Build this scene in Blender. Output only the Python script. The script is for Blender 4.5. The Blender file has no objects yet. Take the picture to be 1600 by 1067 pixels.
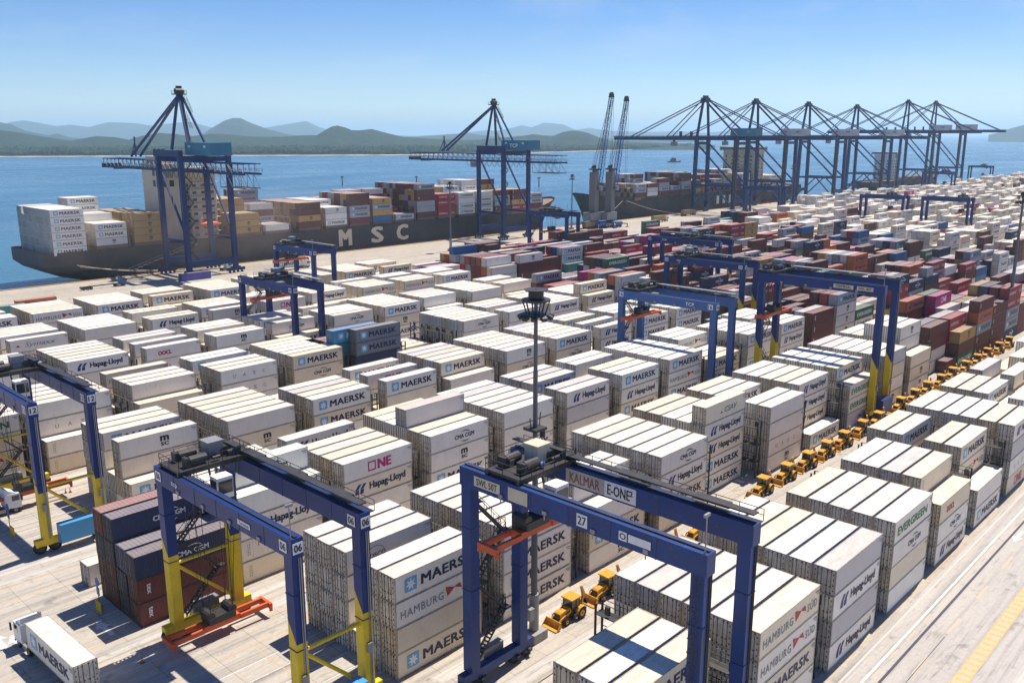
import bpy, math, random
from mathutils import Vector, Matrix
from mathutils.bvhtree import BVHTree
R = random.Random(7)
scene = bpy.context.scene
COL = scene.collection
PI = math.pi
rad = math.radians

# ---------------------------------------------------------------- camera, sky, sun, exposure
CAM_F, CAM_H, CAM_HZ, CAM_YAW = 1385.0, 55.0, 210.0, rad(43.4)
CAM_P = math.atan((533.5 - CAM_HZ) / CAM_F)
cam_d = bpy.data.cameras.new('camera')
cam = bpy.data.objects.new('camera', cam_d)
COL.objects.link(cam)
cam.location = (0, 0, CAM_H)
cam.rotation_euler = (PI / 2 - CAM_P, 0, CAM_YAW - PI / 2)
cam_d.sensor_width = 36
cam_d.lens = CAM_F / 1600 * 36
cam_d.clip_start = 1
cam_d.clip_end = 120000
scene.camera = cam

SUN_EL, SUN_AZ = rad(64.5), rad(5)
world = bpy.data.worlds.new('World')
scene.world = world
world.use_nodes = True
wn, wl = world.node_tree.nodes, world.node_tree.links
sky = wn.new('ShaderNodeTexSky')
sky.sky_type = 'NISHITA'
sky.sun_disc = False
sky.sun_elevation = SUN_EL
sky.sun_rotation = PI / 2 - SUN_AZ
sky.altitude = 0
sky.air_density = 0.8
sky.dust_density = 0.1
sky.ozone_density = 3.0
bg = wn['Background']
hsv = wn.new('ShaderNodeHueSaturation')
hsv.inputs['Saturation'].default_value = 1.38
hsv.inputs['Hue'].default_value = 0.515
wl.new(sky.outputs[0], hsv.inputs['Color'])
# thin uneven cirrus all over the sky
wtc = wn.new('ShaderNodeTexCoord')
wmp = wn.new('ShaderNodeMapping')
wmp.inputs['Scale'].default_value = (1.2, 2.6, 7.0)
wmp.inputs['Rotation'].default_value = (0.1, 0.15, 0.6)
wl.new(wtc.outputs['Generated'], wmp.inputs[0])
wno = wn.new('ShaderNodeTexNoise')
wno.inputs['Scale'].default_value = 2.2
wno.inputs['Detail'].default_value = 7
wno.inputs['Roughness'].default_value = 0.62
wl.new(wmp.outputs[0], wno.inputs['Vector'])
wmr = wn.new('ShaderNodeMapRange')
wmr.inputs[1].default_value = 0.48
wmr.inputs[2].default_value = 0.82
wmr.inputs[3].default_value = 0.0
wmr.inputs[4].default_value = 0.35
wl.new(wno.outputs['Fac'], wmr.inputs[0])
wmx = wn.new('ShaderNodeMix')
wmx.data_type = 'RGBA'
wl.new(wmr.outputs[0], wmx.inputs[0])
wl.new(hsv.outputs[0], wmx.inputs[6])
wmx.inputs[7].default_value = (6.2, 6.6, 7.0, 1)
wl.new(wmx.outputs[2], bg.inputs[0])
bg.inputs[1].default_value = 0.068
sun_d = bpy.data.lights.new('sun', 'SUN')
sun_d.energy = 3.8
sun_d.angle = rad(0.53)
sun_d.color = (1.0, 0.93, 0.83)
sun = bpy.data.objects.new('sun', sun_d)
COL.objects.link(sun)
sdir = Vector((math.cos(SUN_EL) * math.cos(SUN_AZ), math.cos(SUN_EL) * math.sin(SUN_AZ), math.sin(SUN_EL)))
sun.rotation_euler = (-sdir).to_track_quat('-Z', 'Y').to_euler()
sun.location = sdir * 400
vs = scene.view_settings
vs.view_transform = 'Standard'
vs.look = 'None'
vs.exposure = 0.88
vs.gamma = 1
vs.use_curve_mapping = False
scene.render.engine = 'CYCLES'
scene.cycles.use_denoising = True
scene.cycles.max_bounces = 6
scene.cycles.diffuse_bounces = 4
scene.cycles.glossy_bounces = 2
scene.cycles.transmission_bounces = 2
scene.cycles.volume_bounces = 2
scene.cycles.sample_clamp_indirect = 4
scene.cycles.caustics_reflective = False
scene.cycles.caustics_refractive = False

# ---------------------------------------------------------------- pixel <-> place helpers (1600 px photograph)
_cp, _sp = math.cos(CAM_P), math.sin(CAM_P)
_cy, _sy = math.cos(CAM_YAW), math.sin(CAM_YAW)
def ground(u, v, z=0.0):
    d = (v - 533.5) * _cp + CAM_F * _sp
    fw = CAM_F * _cp - (v - 533.5) * _sp
    t = (CAM_H - z) / d
    fw *= t
    la = (u - 800) * t
    return (fw * _cy + la * _sy, fw * _sy - la * _cy)
def pix(X, Y, z=0.0):
    fw = X * _cy + Y * _sy
    la = X * _sy - Y * _cy
    dz = CAM_H - z
    zc = max(fw * _cp + dz * _sp, 0.01)
    return (800 + CAM_F * la / zc, 533.5 + CAM_F * (dz * _cp - fw * _sp) / zc, zc)
def x_on(u, Y, z=0.0):
    lo, hi = -200.0, 6000.0
    for _ in range(60):
        m = (lo + hi) / 2
        if pix(m, Y, z)[0] < u: lo = m
        else: hi = m
    return lo

# ---------------------------------------------------------------- materials
MATS = {}
def _nodes(name):
    m = bpy.data.materials.new(name)
    m.use_nodes = True
    MATS[name] = m
    nt = m.node_tree
    return m, nt.nodes, nt.links, nt.nodes['Principled BSDF']
def _mix(n, l, fac, a, b, blend='MIX'):
    x = n.new('ShaderNodeMix')
    x.data_type = 'RGBA'
    x.blend_type = blend
    for sock, val in ((x.inputs[0], fac), (x.inputs[6], a), (x.inputs[7], b)):
        if hasattr(val, 'is_output'): l.new(val, sock)
        elif isinstance(val, (int, float)): sock.default_value = val
        else: sock.default_value = (*val, 1)
    return x.outputs[2]
def _noise(n, l, vec, scale, detail=4, rough=0.6, mapscale=None):
    t = n.new('ShaderNodeTexNoise')
    t.inputs['Scale'].default_value = scale
    t.inputs['Detail'].default_value = detail
    t.inputs['Roughness'].default_value = rough
    if mapscale:
        mp = n.new('ShaderNodeMapping')
        mp.inputs['Scale'].default_value = mapscale
        l.new(vec, mp.inputs[0])
        vec = mp.outputs[0]
    l.new(vec, t.inputs['Vector'])
    return t.outputs['Fac']
def _ramp(n, l, fac, lo, hi, a=0.0, b=1.0):
    r = n.new('ShaderNodeMapRange')
    r.inputs[1].default_value = lo
    r.inputs[2].default_value = hi
    r.inputs[3].default_value = a
    r.inputs[4].default_value = b
    l.new(fac, r.inputs[0])
    return r.outputs[0]
def _math(n, l, op, a, b):
    x = n.new('ShaderNodeMath')
    x.operation = op
    for s, v in ((x.inputs[0], a), (x.inputs[1], b)):
        if hasattr(v, 'is_output'): l.new(v, s)
        else: s.default_value = v
    return x.outputs[0]
def paint(name, color=None, rough=0.5, metal=0.0, grime=0.35, rust=0.0, scale=0.6, bump=0.0, attr=None, objcol=False, dirt=(0.16, 0.12, 0.08), streak=True):
    """painted or bare steel: own colour, broken by grime, run-off streaks and rust"""
    m, n, l, p = _nodes(name)
    tc = n.new('ShaderNodeTexCoord')
    oi = n.new('ShaderNodeObjectInfo')
    vec = tc.outputs['Object']
    add = n.new('ShaderNodeVectorMath')
    add.operation = 'ADD'
    l.new(vec, add.inputs[0])
    sc = n.new('ShaderNodeVectorMath')
    sc.operation = 'SCALE'
    sc.inputs[0].default_value = (37, 91, 53)
    l.new(oi.outputs['Random'], sc.inputs['Scale'])
    l.new(sc.outputs[0], add.inputs[1])
    v = add.outputs[0]
    if objcol:
        base = oi.outputs['Color']
    elif attr:
        a = n.new('ShaderNodeAttribute')
        a.attribute_name = attr
        base = a.outputs['Color']
    else:
        base = (*color, 1)
        rgb = n.new('ShaderNodeRGB')
        rgb.outputs[0].default_value = base
        base = rgb.outputs[0]
    c = base
    n1 = _noise(n, l, v, scale, 5)
    c = _mix(n, l, _ramp(n, l, n1, 0.35, 0.75, 0, grime), c, dirt)
    if streak:
        n2 = _noise(n, l, v, 1.0, 3, 0.6, (3.2, 3.2, 0.22))
        c = _mix(n, l, _ramp(n, l, n2, 0.52, 0.8, 0, grime * 0.9), c, dirt)
    if rust:
        n3 = _noise(n, l, v, 2.3, 6, 0.7)
        c = _mix(n, l, _ramp(n, l, n3, 0.60, 0.68, 0, rust), c, (0.17, 0.06, 0.025))
    l.new(c, p.inputs['Base Color'])
    p.inputs['Roughness'].default_value = rough
    p.inputs['Metallic'].default_value = metal
    p.inputs['Specular IOR Level'].default_value = 0.35
    if bump:
        b = n.new('ShaderNodeBump')
        b.inputs['Strength'].default_value = bump
        b.inputs['Distance'].default_value = 0.02
        l.new(n1, b.inputs['Height'])
        l.new(b.outputs[0], p.inputs['Normal'])
    return m
def container_mat(name, attr=None, ribs=0.0, fade=0.0):
    m = paint(name, objcol=attr is None, attr=attr, rough=0.55, grime=0.16, rust=0.3, scale=0.45, dirt=(0.38, 0.30, 0.20) if not fade else (0.09, 0.065, 0.05))
    n, l = m.node_tree.nodes, m.node_tree.links
    p = n['Principled BSDF']
    src = p.inputs['Base Color'].links[0].from_socket
    ge = n.new('ShaderNodeNewGeometry')
    sx = n.new('ShaderNodeSeparateXYZ')
    l.new(ge.outputs['Normal'], sx.inputs[0])
    upm = _ramp(n, l, sx.outputs['Z'], 0.6, 0.9)
    tcs = n.new('ShaderNodeTexCoord')
    ois = n.new('ShaderNodeObjectInfo')
    wv = n.new('ShaderNodeVectorMath')
    wv.operation = 'ADD'
    l.new(tcs.outputs['Object'], wv.inputs[0])
    cb = n.new('ShaderNodeCombineXYZ')
    l.new(_math(n, l, 'MULTIPLY', ois.outputs['Random'], 71.0), cb.inputs[0])
    l.new(_math(n, l, 'MULTIPLY', ois.outputs['Random'], 33.0), cb.inputs[1])
    l.new(cb.outputs[0], wv.inputs[1])
    dn = _noise(n, l, wv.outputs[0], 0.7, 6, 0.72, (0.55, 1.5, 1))
    if not fade:
        tint = _ramp(n, l, ois.outputs['Random'], 0.0, 1.0, 0.0, 0.5)
        src = _mix(n, l, _math(n, l, 'MULTIPLY', upm, tint), src, (0.56, 0.46, 0.38))
    if fade:
        src = _mix(n, l, _math(n, l, 'MULTIPLY', upm, fade), src, (0.42, 0.34, 0.31))
    src = _mix(n, l, _math(n, l, 'MULTIPLY', upm, _ramp(n, l, dn, 0.40, 0.72, 0, 0.62)), src, (0.34, 0.27, 0.21))
    l.new(src, p.inputs['Base Color'])
    if ribs:
        tc = n.new('ShaderNodeTexCoord')
        w = n.new('ShaderNodeTexWave')
        w.wave_type = 'BANDS'
        w.bands_direction = 'X'
        w.inputs['Scale'].default_value = ribs
        l.new(tc.outputs['Object'], w.inputs['Vector'])
        b = n.new('ShaderNodeBump')
        b.inputs['Strength'].default_value = 0.25
        b.inputs['Distance'].default_value = 0.02
        l.new(w.outputs['Fac'], b.inputs['Height'])
        l.new(b.outputs[0], p.inputs['Normal'])
    return m
def ground_mat(name, c1, c2, scale=0.05, rough=0.9, tire=True, slabs=5.0, dirt=0.35):
    m, n, l, p = _nodes(name)
    tc = n.new('ShaderNodeTexCoord')
    v = tc.outputs['Object']
    big = _noise(n, l, v, scale, 6, 0.65)
    c = _mix(n, l, _ramp(n, l, big, 0.3, 0.7), c1, c2)
    fine = _noise(n, l, v, 1.7, 6, 0.7)
    c = _mix(n, l, _ramp(n, l, fine, 0.4, 0.8, 0, dirt), c, (c1[0] * 0.45, c1[1] * 0.43, c1[2] * 0.4))
    if tire:
        t = _noise(n, l, v, 1.0, 3, 0.55, (0.02, 0.9, 1))
        c = _mix(n, l, _math(n, l, 'MULTIPLY', _ramp(n, l, t, 0.47, 0.68, 0, 0.6), _ramp(n, l, big, 0.35, 0.62, 0.15, 1.0)), c, (0.13, 0.125, 0.12))
        t2 = _noise(n, l, v, 1.0, 4, 0.6, (0.25, 2.6, 1))
        c = _mix(n, l, _math(n, l, 'MULTIPLY', _ramp(n, l, t2, 0.54, 0.72, 0, 0.6), _ramp(n, l, big, 0.35, 0.65, 1.0, 0.1)), c, (0.11, 0.105, 0.10))
    st = _noise(n, l, v, 0.35, 4, 0.6)
    c = _mix(n, l, _ramp(n, l, st, 0.60, 0.70, 0, 0.5), c, (0.12, 0.11, 0.10))
    if slabs:
        br = n.new('ShaderNodeTexBrick')
        br.offset = 0
        br.inputs['Scale'].default_value = 1.0 / slabs
        br.inputs['Mortar Size'].default_value = 0.006
        br.inputs['Brick Width'].default_value = 1.0
        br.inputs['Row Height'].default_value = 1.0
        br.inputs['Color1'].default_value = (1, 1, 1, 1)
        br.inputs['Color2'].default_value = (0.93, 0.93, 0.93, 1)
        br.inputs['Mortar'].default_value = (0.5, 0.5, 0.5, 1)
        l.new(v, br.inputs['Vector'])
        c = _mix(n, l, 1.0, c, br.outputs['Color'], 'MULTIPLY')
    l.new(c, p.inputs['Base Color'])
    p.inputs['Roughness'].default_value = rough
    p.inputs['Specular IOR Level'].default_value = 0.25
    b = n.new('ShaderNodeBump')
    b.inputs['Strength'].default_value = 0.3
    b.inputs['Distance'].default_value = 0.03
    l.new(fine, b.inputs['Height'])
    l.new(b.outputs[0], p.inputs['Normal'])
    return m
def worn(name, color, under, wear=0.5):
    """road paint worn through to the concrete"""
    m, n, l, p = _nodes(name)
    tc = n.new('ShaderNodeTexCoord')
    f = _noise(n, l, tc.outputs['Object'], 2.6, 6, 0.75)
    c = _mix(n, l, _ramp(n, l, f, 0.62 - wear * 0.35, 0.66), color, under)
    l.new(c, p.inputs['Base Color'])
    p.inputs['Roughness'].default_value = 0.85
    return m
def forest_mat(name, ca, cb, scale):
    m, n, l, p = _nodes(name)
    tc = n.new('ShaderNodeTexCoord')
    a = _noise(n, l, tc.outputs['Object'], scale, 6, 0.7)
    b = _noise(n, l, tc.outputs['Object'], scale * 6, 5, 0.8)
    c = _mix(n, l, _ramp(n, l, a, 0.35, 0.65), ca, cb)
    c = _mix(n, l, _ramp(n, l, b, 0.42, 0.6, 0, 0.9), c, tuple(x * 0.3 for x in ca))
    l.new(c, p.inputs['Base Color'])
    p.inputs['Roughness'].default_value = 1
    p.inputs['Specular IOR Level'].default_value = 0.1
    return m
def glass_mat(name, color=(0.02, 0.03, 0.035)):
    m, n, l, p = _nodes(name)
    p.inputs['Base Color'].default_value = (*color, 1)
    p.inputs['Roughness'].default_value = 0.08
    p.inputs['Specular IOR Level'].default_value = 0.7
    return m
YARD = (0.43, 0.40, 0.36)
M_cont = container_mat('reefer_paint', ribs=4.5)
M_dry = container_mat('freight_paint', fade=0.42)
M_fr = paint('container_frame', objcol=True, rough=0.55, grime=0.6, rust=0.9, scale=1.2, dirt=(0.12, 0.075, 0.045))
M_door = paint('container_door', objcol=True, rough=0.5, grime=0.55, rust=0.5, scale=1.3, dirt=(0.17, 0.14, 0.10))
M_rod = paint('galvanised_rod', (0.06, 0.058, 0.055), 0.5, 0.6, 0.5)
M_stf = container_mat('container_paint_far', attr='col')
M_stfd = container_mat('freight_paint_far', attr='col', fade=0.42)
M_blue = paint('crane_blue', (0.006, 0.031, 0.165), 0.42, 0, 0.25, 0.18, 0.5, dirt=(0.012, 0.02, 0.04))
M_blue2 = paint('crane_blue_faded', (0.035, 0.12, 0.34), 0.5, 0, 0.3, 0.3, 0.5)
M_blue27 = paint('crane_blue_rusty', (0.009, 0.050, 0.21), 0.45, 0, 0.4, 0.7, 0.4, dirt=(0.03, 0.022, 0.035))
M_navy = paint('quay_crane_blue', (0.006, 0.030, 0.135), 0.5, 0, 0.25, 0.15, 0.3, dirt=(0.02, 0.025, 0.04))
M_yel = paint('crane_yellow', (0.80, 0.56, 0.012), 0.45, 0, 0.3, 0.3, 0.5, dirt=(0.25, 0.17, 0.04))
M_org = paint('spreader_orange', (0.68, 0.10, 0.02), 0.5, 0, 0.3, 0.2, 0.8)
M_teal = paint('house_teal', (0.035, 0.20, 0.30), 0.5, 0, 0.2, 0.1, 0.3)
M_house = paint('house_white', (0.55, 0.56, 0.56), 0.5, 0, 0.3, 0.2, 0.3)
M_dark = paint('dark_steel', (0.035, 0.036, 0.04), 0.5, 0.3, 0.3, 0.2, 0.8)
M_gal = paint('galvanised_steel', (0.30, 0.31, 0.32), 0.5, 0.4, 0.35, 0.1, 0.8)
M_rub = paint('tyre_rubber', (0.018, 0.018, 0.018), 0.85, 0, 0.2, 0, 1.0, dirt=(0.08, 0.07, 0.06), streak=False)
M_white = paint('white_paint', (0.78, 0.78, 0.76), 0.45, 0, 0.12, 0, 0.6)
M_cream = paint('ship_cream', (0.62, 0.54, 0.40), 0.55, 0, 0.25, 0.15, 0.15)
M_hull = paint('ship_hull_black', (0.028, 0.029, 0.036), 0.6, 0, 0.5, 0.3, 0.12, dirt=(0.10, 0.075, 0.065))
M_boot = paint('ship_boot_red', (0.17, 0.05, 0.04), 0.7, 0, 0.4, 0, 0.08)
M_hcream = paint('hull_letters', (0.66, 0.58, 0.42), 0.6, 0, 0.2, 0.1, 0.2)
M_deck = paint('ship_deck', (0.26, 0.17, 0.13), 0.8, 0, 0.4, 0.2, 0.1)
M_blk = paint('letter_black', (0.02, 0.021, 0.026), 0.5, 0, 0.1, 0, 1)
M_lnavy = paint('letter_navy', (0.012, 0.018, 0.06), 0.5, 0, 0.1, 0, 1)
M_lblue = paint('letter_blue', (0.012, 0.022, 0.18), 0.5, 0, 0.1, 0, 1)
M_star = paint('emblem_sky_blue', (0.13, 0.42, 0.62), 0.5, 0, 0.15, 0, 1)
M_mag = paint('letter_magenta', (0.52, 0.012, 0.16), 0.5, 0, 0.1, 0, 1)
M_lgrey = paint('letter_grey', (0.22, 0.23, 0.24), 0.5, 0, 0.1, 0, 1)
M_lred = paint('letter_red', (0.5, 0.02, 0.03), 0.5, 0, 0.1, 0, 1)
M_lgreen = paint('letter_green', (0.01, 0.2, 0.06), 0.5, 0, 0.1, 0, 1)
M_lwhite = paint('letter_white', (0.75, 0.75, 0.74), 0.5, 0, 0.1, 0, 1)
M_cat = paint('loader_yellow', (0.72, 0.33, 0.012), 0.5, 0, 0.5, 0.2, 1.6, dirt=(0.2, 0.13, 0.05))
M_glass = glass_mat('dark_glass')
M_conc = paint('concrete_grey', (0.34, 0.33, 0.31), 0.9, 0, 0.4, 0, 0.8)
M_skin = paint('skin', (0.36, 0.2, 0.13), 0.6, 0, 0, 0, 1, streak=False)

# ---------------------------------------------------------------- mesh builder
BOXF = [(0, 3, 2, 1), (4, 5, 6, 7), (0, 1, 5, 4), (1, 2, 6, 5), (2, 3, 7, 6), (3, 0, 4, 7)]
class MB:
    def __init__(s):
        s.v, s.f, s.m = [], [], []
    def add(s, vs, fs, mi=0):
        o = len(s.v)
        s.v.extend(tuple(q) for q in vs)
        for f in fs:
            s.f.append(tuple(i + o for i in f))
            s.m.append(mi)
        return s
    def box(s, x0, x1, y0, y1, z0, z1, mi=0):
        return s.add([(x0, y0, z0), (x1, y0, z0), (x1, y1, z0), (x0, y1, z0), (x0, y0, z1), (x1, y0, z1), (x1, y1, z1), (x0, y1, z1)], BOXF, mi)
    def bar(s, p, q, w, h=None, mi=0, up=(0, 0, 1)):
        p, q = Vector(p), Vector(q)
        h = h or w
        d = (q - p).normalized()
        u = Vector(up)
        if abs(d.dot(u)) > 0.98: u = Vector((0, 1, 0))
        a = d.cross(u).normalized() * (w / 2)
        b = a.cross(d).normalized() * (h / 2)
        return s.add([p - a - b, p + a - b, p + a + b, p - a + b, q - a - b, q + a - b, q + a + b, q - a + b], [(0, 1, 2, 3), (7, 6, 5, 4), (0, 4, 5, 1), (1, 5, 6, 2), (2, 6, 7, 3), (3, 7, 4, 0)], mi)
    def cyl(s, p, q, r, r2=None, n=8, mi=0):
        p, q = Vector(p), Vector(q)
        r2 = r if r2 is None else r2
        d = (q - p).normalized()
        u = Vector((0, 0, 1)) if abs(d.z) < 0.9 else Vector((1, 0, 0))
        a = d.cross(u).normalized()
        b = d.cross(a).normalized()
        vs = []
        for c, rr in ((p, r), (q, r2)):
            for i in range(n):
                t = 2 * PI * i / n
                vs.append(c + a * (rr * math.cos(t)) + b * (rr * math.sin(t)))
        fs = [(i, i + n, (i + 1) % n + n, (i + 1) % n) for i in range(n)]
        fs.append(tuple(range(n)))
        fs.append(tuple(range(2 * n - 1, n - 1, -1)))
        return s.add(vs, fs, mi)
    def extr(s, pts, vec, mi=0):
        n = len(pts)
        vec = Vector(vec)
        vs = [Vector(q) for q in pts] + [Vector(q) + vec for q in pts]
        fs = [tuple(range(n - 1, -1, -1)), tuple(range(n, 2 * n))] + [(i, (i + 1) % n, (i + 1) % n + n, i + n) for i in range(n)]
        return s.add(vs, fs, mi)
    def mesh(s, name, mats):
        me = bpy.data.meshes.new(name)
        me.from_pydata(s.v, [], s.f)
        for mt in (mats if isinstance(mats, (list, tuple)) else [mats]):
            me.materials.append(mt)
        if any(s.m): me.polygons.foreach_set('material_index', s.m)
        me.update()
        return me
    def build(s, name, mats, parent=None, loc=(0, 0, 0), rz=0.0, color=None):
        return mobj(name, s.mesh(name, mats), parent, loc, rz, color)
def mobj(name, me, parent=None, loc=(0, 0, 0), rz=0.0, color=None):
    o = bpy.data.objects.new(name, me)
    COL.objects.link(o)
    o.location = loc
    o.rotation_euler = (0, 0, rz)
    if parent is not None: o.parent = parent
    if color: o.color = (*color, 1)
    return o
def tag(o, label, cat, group=None):
    o['label'] = label
    o['category'] = cat
    if group: o['group'] = group
    return o
def root(name, label, cat, loc=(0, 0, 0), rz=0.0, group=None):
    o = bpy.data.objects.new(name, None)
    COL.objects.link(o)
    o.location = loc
    o.rotation_euler = (0, 0, rz)
    return tag(o, label, cat, group)
def struct(o):
    o['kind'] = 'structure'
    return o
def copy_tree(o, parent=None):
    c = o.copy()
    COL.objects.link(c)
    if parent is not None:
        c.parent = parent
        c.matrix_parent_inverse = o.matrix_parent_inverse
    for ch in o.children:
        copy_tree(ch, c)
    return c

# ---------------------------------------------------------------- lettering (built-in font turned into flat meshes)
_TX = {}
def text_geo(s, bold=0.0, space=1.0, shear=0.0):
    key = (s, bold, space, shear)
    if key in _TX: return _TX[key]
    cu = bpy.data.curves.new('t', 'FONT')
    cu.body = s
    cu.offset = bold
    cu.space_character = space
    cu.shear = shear
    cu.resolution_u = 2
    ob = bpy.data.objects.new('t', cu)
    COL.objects.link(ob)
    bpy.context.view_layer.update()
    dg = bpy.context.evaluated_depsgraph_get()
    me = bpy.data.meshes.new_from_object(ob.evaluated_get(dg))
    vs = [(v.co.x, v.co.y) for v in me.vertices]
    fs = [tuple(p.vertices) for p in me.polygons]
    bpy.data.meshes.remove(me)
    bpy.data.objects.remove(ob)
    bpy.data.curves.remove(cu)
    x0 = min(v[0] for v in vs); x1 = max(v[0] for v in vs)
    y0 = min(v[1] for v in vs); y1 = max(v[1] for v in vs)
    vs = [((x - x0) / (x1 - x0), (y - y0) / (y1 - y0)) for x, y in vs]
    _TX[key] = (vs, fs)
    return _TX[key]
def put_text(mb, s, x0, x1, y0, y1, mi=0, bold=0.0, space=1.0, shear=0.0, side='y', off=0.0):
    """lay the text in the box x0..x1 / y0..y1 of a wall; side 'y' faces -Y, side 'x' faces -X"""
    if not s.strip(): return mb
    vs, fs = text_geo(s, 0.0, space, shear)
    w = bold * 2.4 * (y1 - y0)
    # heavier strokes: the same letters laid a few times side by side, each a hair proud of the last
    for k, (ox, oy) in enumerate(((0, 0),) if not bold else ((-w, -w * .5), (w, w * .5), (-w, w * .5), (w, -w * .5), (0, 0))):
        pts = [(x0 + w + a * (x1 - x0 - 2 * w) + ox, y0 + w * .5 + b * (y1 - y0 - w) + oy) for a, b in vs]
        o = off - 0.0008 * k
        mb.add([(a, o, b) if side == 'y' else (o, -a, b) for a, b in pts], fs, mi)
    return mb
def flat(mb, pts, mi=0, off=0.0, side='y'):
    mb.add([(a, off, b) if side == 'y' else (off, -a, b) for a, b in pts], [tuple(range(len(pts)))], mi)
    return mb
# ---------------------------------------------------------------- container lettering
SIDE = -1.226
def star_emblem(mb, x, z, w, h, a, b):
    r = 0.16
    pts = []
    for cx, cz, t0 in ((x + w - r, z + h - r, 0), (x + r, z + h - r, 90), (x + r, z + r, 180), (x + w - r, z + r, 270)):
        for k in (0, 45, 90):
            t = rad(t0 + k)
            pts.append((cx + r * math.cos(t), cz + r * math.sin(t)))
    flat(mb, pts, a, SIDE)
    cx, cz = x + w / 2, z + h / 2
    st = []
    for i in range(14):
        t = PI / 2 + 2 * PI * i / 14
        q = (0.46 if i % 2 == 0 else 0.22) * min(w, h)
        st.append((cx + q * math.cos(t), cz + q * math.sin(t)))
    for i in range(14):
        flat(mb, [(cx, cz), st[i], st[(i + 1) % 14]], b, SIDE - 0.004)
def arc(mb, cx, cz, rx, rz, t0, t1, w, mi, n=7):
    for i in range(n):
        a, b = rad(t0 + (t1 - t0) * i / n), rad(t0 + (t1 - t0) * (i + 1) / n)
        wa = w * math.sin(PI * i / n) + 0.02
        wb = w * math.sin(PI * (i + 1) / n) + 0.02
        p = lambda t, k: (cx + (rx + k) * math.cos(t), cz + (rz + k) * math.sin(t))
        q = [p(a, 0), p(a, wa), p(b, wb), p(b, 0)]
        if (q[1][0] - q[0][0]) * (q[2][1] - q[0][1]) - (q[1][1] - q[0][1]) * (q[2][0] - q[0][0]) < 0: q.reverse()
        flat(mb, q, mi, SIDE)
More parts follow.
